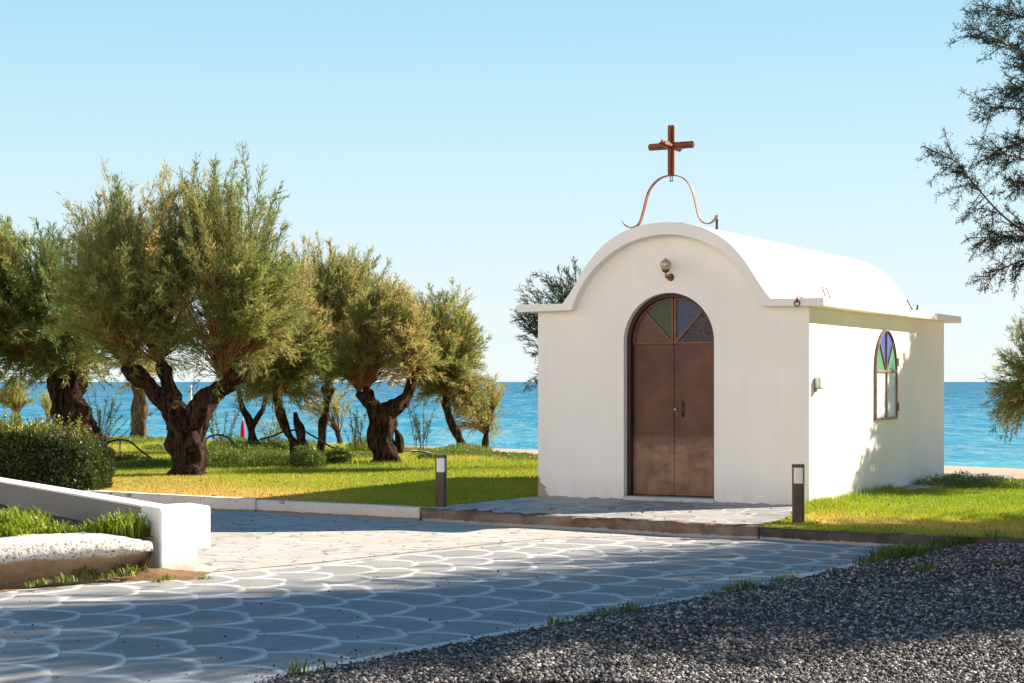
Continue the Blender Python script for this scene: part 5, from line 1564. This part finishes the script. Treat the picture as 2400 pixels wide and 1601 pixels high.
V = needles(rs, np.stack([X, Yh, Z], 1), d, rs.uniform(.03, .06, n), rs.uniform(.018, .03, n))
top = np.clip((Z - hz + .15) / .2, 0, 1)
tt = np.clip(.22 + .3 * fbm(X, Z + Yh, 6, 2) + .85 * top * rs.rand(n) + rs.normal(size=n) * .14, 0, 1)  # sunlit top of the hedge put into the leaf tint
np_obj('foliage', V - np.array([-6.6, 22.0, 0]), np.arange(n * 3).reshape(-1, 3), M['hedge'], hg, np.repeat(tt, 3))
parts = []
hv, ht = [], []
for i in range(190):
    x = rs.uniform(hx0, hx1 - .2); y = rs.uniform(hy0 + .1, hy1 - .3); 
    for k_ in range(3):
        tp = np.array([x + rs.normal() * .08, y + rs.normal() * .08, hz + rs.uniform(-.02, .20)])
        if rs.rand() < .6:
            q_ = np.linspace(.6, 1.0, 9)[:, None] * (tp - np.array([x, y, .3])) + np.array([x, y, .3])
            hv.append(needles(rs, q_ - np.array([-6.6, 22.0, 0]), rand_unit(rs, (9,)) * .8 + np.array([0, 0, .5]), rs.uniform(.03, .06, 9), rs.uniform(.015, .028, 9))); ht.append(np.full(27, np.clip(rs.normal(.8, .2), 0, 1)))
        parts.append(tube_arrays(np.linspace(np.array([x, y, .3]), tp, 4), np.linspace(.006, .003, 4), 3, cap=False))
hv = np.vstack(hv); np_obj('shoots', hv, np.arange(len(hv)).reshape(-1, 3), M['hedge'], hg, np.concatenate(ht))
V, Q = join_arrays(parts); np_obj('stems', V - np.array([-6.6, 22.0, 0]), Q, M['bark_pale'], hg)
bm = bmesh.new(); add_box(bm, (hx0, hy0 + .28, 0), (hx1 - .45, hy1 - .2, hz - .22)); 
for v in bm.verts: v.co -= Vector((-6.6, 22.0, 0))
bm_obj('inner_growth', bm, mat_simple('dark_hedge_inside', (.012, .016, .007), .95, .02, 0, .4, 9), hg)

# planter grass, edge weeds ------------------------------------------------
def tuft_field(name, spots, seed, mat='weed', t0=.5, wide=1.0):
    rs = np.random.RandomState(seed); NV, NT = [], []
    for (x, y, z, r, h, n) in spots:
        for i in range(n):
            a = rs.uniform(0, 6.28); rr = r * math.sqrt(rs.rand())
            b = np.array([x + rr * math.cos(a), y + rr * math.sin(a) * .8, z])
            la = rs.uniform(0, 6.28); ln = rs.uniform(.15, .9); H = h * rs.uniform(.5, 1.15) * (1 - .4 * rr / r)
            out = np.array([math.cos(la), math.sin(la), 0]) * H * ln
            sd = np.array([-math.sin(la), math.cos(la), 0]) * rs.uniform(.003, .0055) * wide
            pts = [b, b + out * .35 + np.array([0, 0, H * .62]), b + out * .75 + np.array([0, 0, H * .9]), b + out * 1.15 + np.array([0, 0, H * (1.0 - .35 * ln)])]
            w = [1.0, .9, .6, .08]
            for k_ in range(3):
                p, q = pts[k_], pts[k_ + 1]
                NV.append(np.array([p - sd * w[k_], p + sd * w[k_], q + sd * w[k_ + 1], q - sd * w[k_ + 1]]))
            t_ = np.clip(t0 + rs.normal() * .2, 0, 1)
            NT += [t_] * 12
    V = np.vstack(NV)
    o = np_obj(name, V, np.arange(len(V)).reshape(-1, 4), M[mat], None, np.array(NT))
    return tag(o, kind='stuff')
tuft_field('long_grass', gc_t, 36, 'grass', .35)
sp_ = []
rs = np.random.RandomState(31)
for px, py, r, h, n in [(285, 1252, .17, .22, 210), (255, 1252, .16, .18, 150), (315, 1250, .10, .20, 90), (225, 1252, .12, .14, 80), (150, 1250, .12, .13, 80), (120, 1252, .10, .12, 50), (65, 1245, .15, .18, 130), (30, 1262, .14, .15, 130), (0, 1262, .14, .16, 130), (-40, 1262, .2, .16, 130), (350, 1248, .05, .12, 30), (190, 1250, .10, .10, 50), (50, 1236, .25, .2, 160), (-10, 1236, .25, .2, 160), (100, 1238, .2, .12, 90), (20, 1222, .25, .18, 120), (-60, 1230, .3, .2, 160)]:
    q = gp(px, py + 4, .19); sp_.append((q.x, q.y, .18, r, h * 1.1, int(n * 1.2)))
tuft_field('planter_grass', sp_, 32, 'grass', .12, 1.5)
sp_ = []
for px, py, r, h, n in [(290, 1345, .12, .12, 70), (250, 1352, .08, .07, 30), (195, 1350, .09, .12, 50), (150, 1360, .10, .07, 50), (100, 1366, .06, .06, 20), (330, 1338, .08, .10, 40), (370, 1362, .05, .05, 20), (300, 1335, .07, .15, 30), (70, 1372, .04, .05, 14), (475, 1355, .08, .03, 30), (390, 1356, .06, .05, 24)]:
    q = gp(px, py, -.06); sp_.append((q.x, q.y, -.07, r, h, n))
tuft_field('dirt_weeds', sp_, 33, 'weed', .6, 1.3)
sp_ = []
for px, py, r, h, n in [(2110, 1312, .20, .13, 130), (2080, 1318, .15, .12, 90), (2140, 1306, .18, .11, 80), (2040, 1326, .14, .08, 70), (2180, 1296, .14, .09, 60), (1730, 1392, .12, .07, 60), (1750, 1388, .10, .07, 50), (1840, 1368, .10, .05, 40), (1790, 1380, .1, .04, 30), (1470, 1440, .09, .07, 40), (1420, 1450, .10, .06, 50), (1380, 1458, .10, .05, 40), (1310, 1474, .06, .08, 26), (1670, 1402, .06, .05, 16), (700, 1592, .06, .08, 22), (760, 1584, .04, .06, 10),
                        (2160, 1358, .10, .11, 50), (2120, 1362, .10, .05, 30), (2340, 1350, .06, .14, 26), (2360, 1352, .06, .13, 26), (2320, 1352, .05, .10, 20), (2240, 1290, .14, .14, 70), (2330, 1290, .12, .16, 60), (2280, 1288, .12, .10, 50), (2200, 1288, .1, .12, 40), (2390, 1292, .1, .10, 30), (1960, 1345, .08, .04, 30)]:
    q = gp(px, py, ROADZ); sp_.append((q.x, q.y, ROADZ + .01, r * 1.1, h * 1.3, int(n * 1.4)))
tuft_field('gravel_edge_grass', sp_, 34, t0=.45, wide=1.2)
sp_ = []
for px, py, r, h, n in [(1830, 1229, .10, .05, 70), (1800, 1232, .08, .04, 40), (1900, 1228, .10, .05, 60), (1880, 1205, .12, .07, 90), (1905, 1190, .10, .10, 90), (1960, 1172, .16, .10, 120), (2010, 1160, .16, .10, 120), (2045, 1150, .15, .08, 100), (1930, 1182, .14, .09, 100)]:
    q = gp(px, py, 0); sp_.append((q.x, q.y, 0, r, h, n))
tuft_field('wall_foot_grass', sp_, 35, 'grass', .3)

# ------------------------------------------------------------------ small things
def hose(pts, lab):
    S = smooth_path(pts, 60)
    o = tube_obj('irrigation_hose', S, .017, M['hose'], None, 8)
    return tag(o, lab, 'hose', 'black irrigation hoses')
Yh = 30.3
hose([tuple(at(205, 1062, Yh)), tuple(at(240, 1045, Yh)), tuple(at(262, 1034, Yh)), tuple(at(281, 1031, Yh)), tuple(at(305, 1036, Yh)), tuple(at(335, 1060, Yh)), tuple(at(368, 1083, Yh)), tuple(at(398, 1093, Yh - .3))], 'black hose arching over a short stake left of the largest tamarisk')
Yh = 33.2
hose([tuple(at(455, 1053, Yh)), tuple(at(475, 1038, Yh)), tuple(at(490, 1024, Yh)), tuple(at(513, 1019, Yh)), tuple(at(535, 1027, Yh)), tuple(at(552, 1048, Yh)), tuple(at(566, 1068, Yh))], 'black hose arching over a stake right of the largest tamarisk')
Yh = 31.0
hose([tuple(at(610, 1030, Yh)), tuple(at(640, 1022, Yh)), tuple(at(665, 1012, Yh)), tuple(at(705, 1008, Yh)), tuple(at(730, 1020, Yh)), tuple(at(770, 1044, Yh)), tuple(at(800, 1058, Yh)), tuple(at(830, 1066, Yh))], 'black hose passing behind the leaning tamarisk and its stump')
hose([tuple(at(930, 1062, 29.8)), tuple(at(960, 1056, 30.5)), tuple(at(1000, 1060, 30.8)), tuple(at(1030, 1068, 31))], 'short black hose lying on the soil right of the stout pollard')
def stake(px, pt, pb, Yd, lab):
    b = at(px, pb, Yd); t = at(px, pt, Yd)
    o = tube_obj('stake', [(0, 0, -.05), (0, 0, (t.z - b.z) * .5), (0, 0, t.z - b.z)], .016, M['galv'], None, 10)
    o.location = b; tag(o, lab, 'stake', 'short metal stakes carrying the hoses')
stake(281, 1033, 1081, 30.32, 'short grey stake under the hose left of the largest tamarisk')
stake(515, 1021, 1063, 33.22, 'short grey stake under the hose right of the largest tamarisk')
# red cloth and pale pole seen through the trees
Yd = 40
rc0 = at(569, 1030, Yd)
rc = empty('closed_parasol', (rc0.x, rc0.y, rc0.z)); tag(rc, 'folded red cloth parasol glimpsed behind the slim forked tamarisk', 'parasol')
hgt = at(566, 985, Yd).z - rc0.z
V, Q = lathe([(.03, .0), (.055, .03), (.06, .12), (.055, .2), (.045, .32), (.02, hgt)], (0, 0, 0), 12)
np_obj('canopy', V, Q, M['red_cloth'], rc, None, True)
tube_obj('pole', [(0, 0, -.6), (0, 0, 0), (0, 0, hgt + .05)], .018, M['pole'], rc, 8)
b = at(447, 1010, 50); 
o = tube_obj('beach_pole', [(0, 0, -.8), (0, 0, .6), (0, 0, at(447, 903, 50).z - b.z)], .04, M['pole'], None, 10); o.location = b
tag(o, 'pale upright pole on the beach seen above the fork of the largest tamarisk', 'pole')
rs = np.random.RandomState(66); n = 1600
X = rs.uniform(-8, 7, n); Yr = rs.uniform(14.8, 30, n)
k_ = inside(lawn_pts, X, Yr) & ~in_chapel(X, Yr) & (fbm(X, Yr, .8, 41) + rs.normal(size=n) * .3 > .1)
X = X[k_]; Yr = Yr[k_]; n = len(X)
dl = rand_unit(rs, (n,)); dl[:, 2] = np.abs(dl[:, 2]) * .4
V = needles(rs, np.stack([X, Yr, np.full(n, .03)], 1), dl, rs.uniform(.03, .08, n), rs.uniform(.012, .03, n))
tag(np_obj('fallen_leaves', V, np.arange(n * 3).reshape(-1, 3), M['twig']), kind='stuff')
# litter on the gravel, debris on the walk
q = gp(2388, 1432, -.06)
o = tube_obj('plastic_strip', smooth_path([(-.05, .0, .035), (-.03, 0, .02), (0, 0, .014), (.05, .02, .016)], 16), .004, M['white_pl'], None, 6); o.location = q
tag(o, 'thin white plastic strip lying on the gravel at the right edge', 'litter')
rs = np.random.RandomState(55); n = 420
X = rs.uniform(-4.2, 3.5, n); Yr = rs.uniform(8.7, 16.5, n)
k_ = inside(walk_outline, X, Yr) | (rs.rand(n) < .2)
X = X[k_]; Yr = Yr[k_]; n = len(X); S = rs.uniform(.0025, .006, n) * np.where(rs.rand(n) < .12, 1.6, 1)
V = octa[None] * rs.uniform(.7, 1.3, (n, 6, 1)) * np.stack([S * 1.3, S, S * .7], 1)[:, None, :] + np.stack([X, Yr, np.full(n, ROADZ + .009)], 1)[:, None, :]
o = np_obj('walk_debris', V.reshape(-1, 3), (tri[None] + (np.arange(n) * 6)[:, None, None]).reshape(-1, 3), M['bark'], None)
tag(o, kind='stuff')
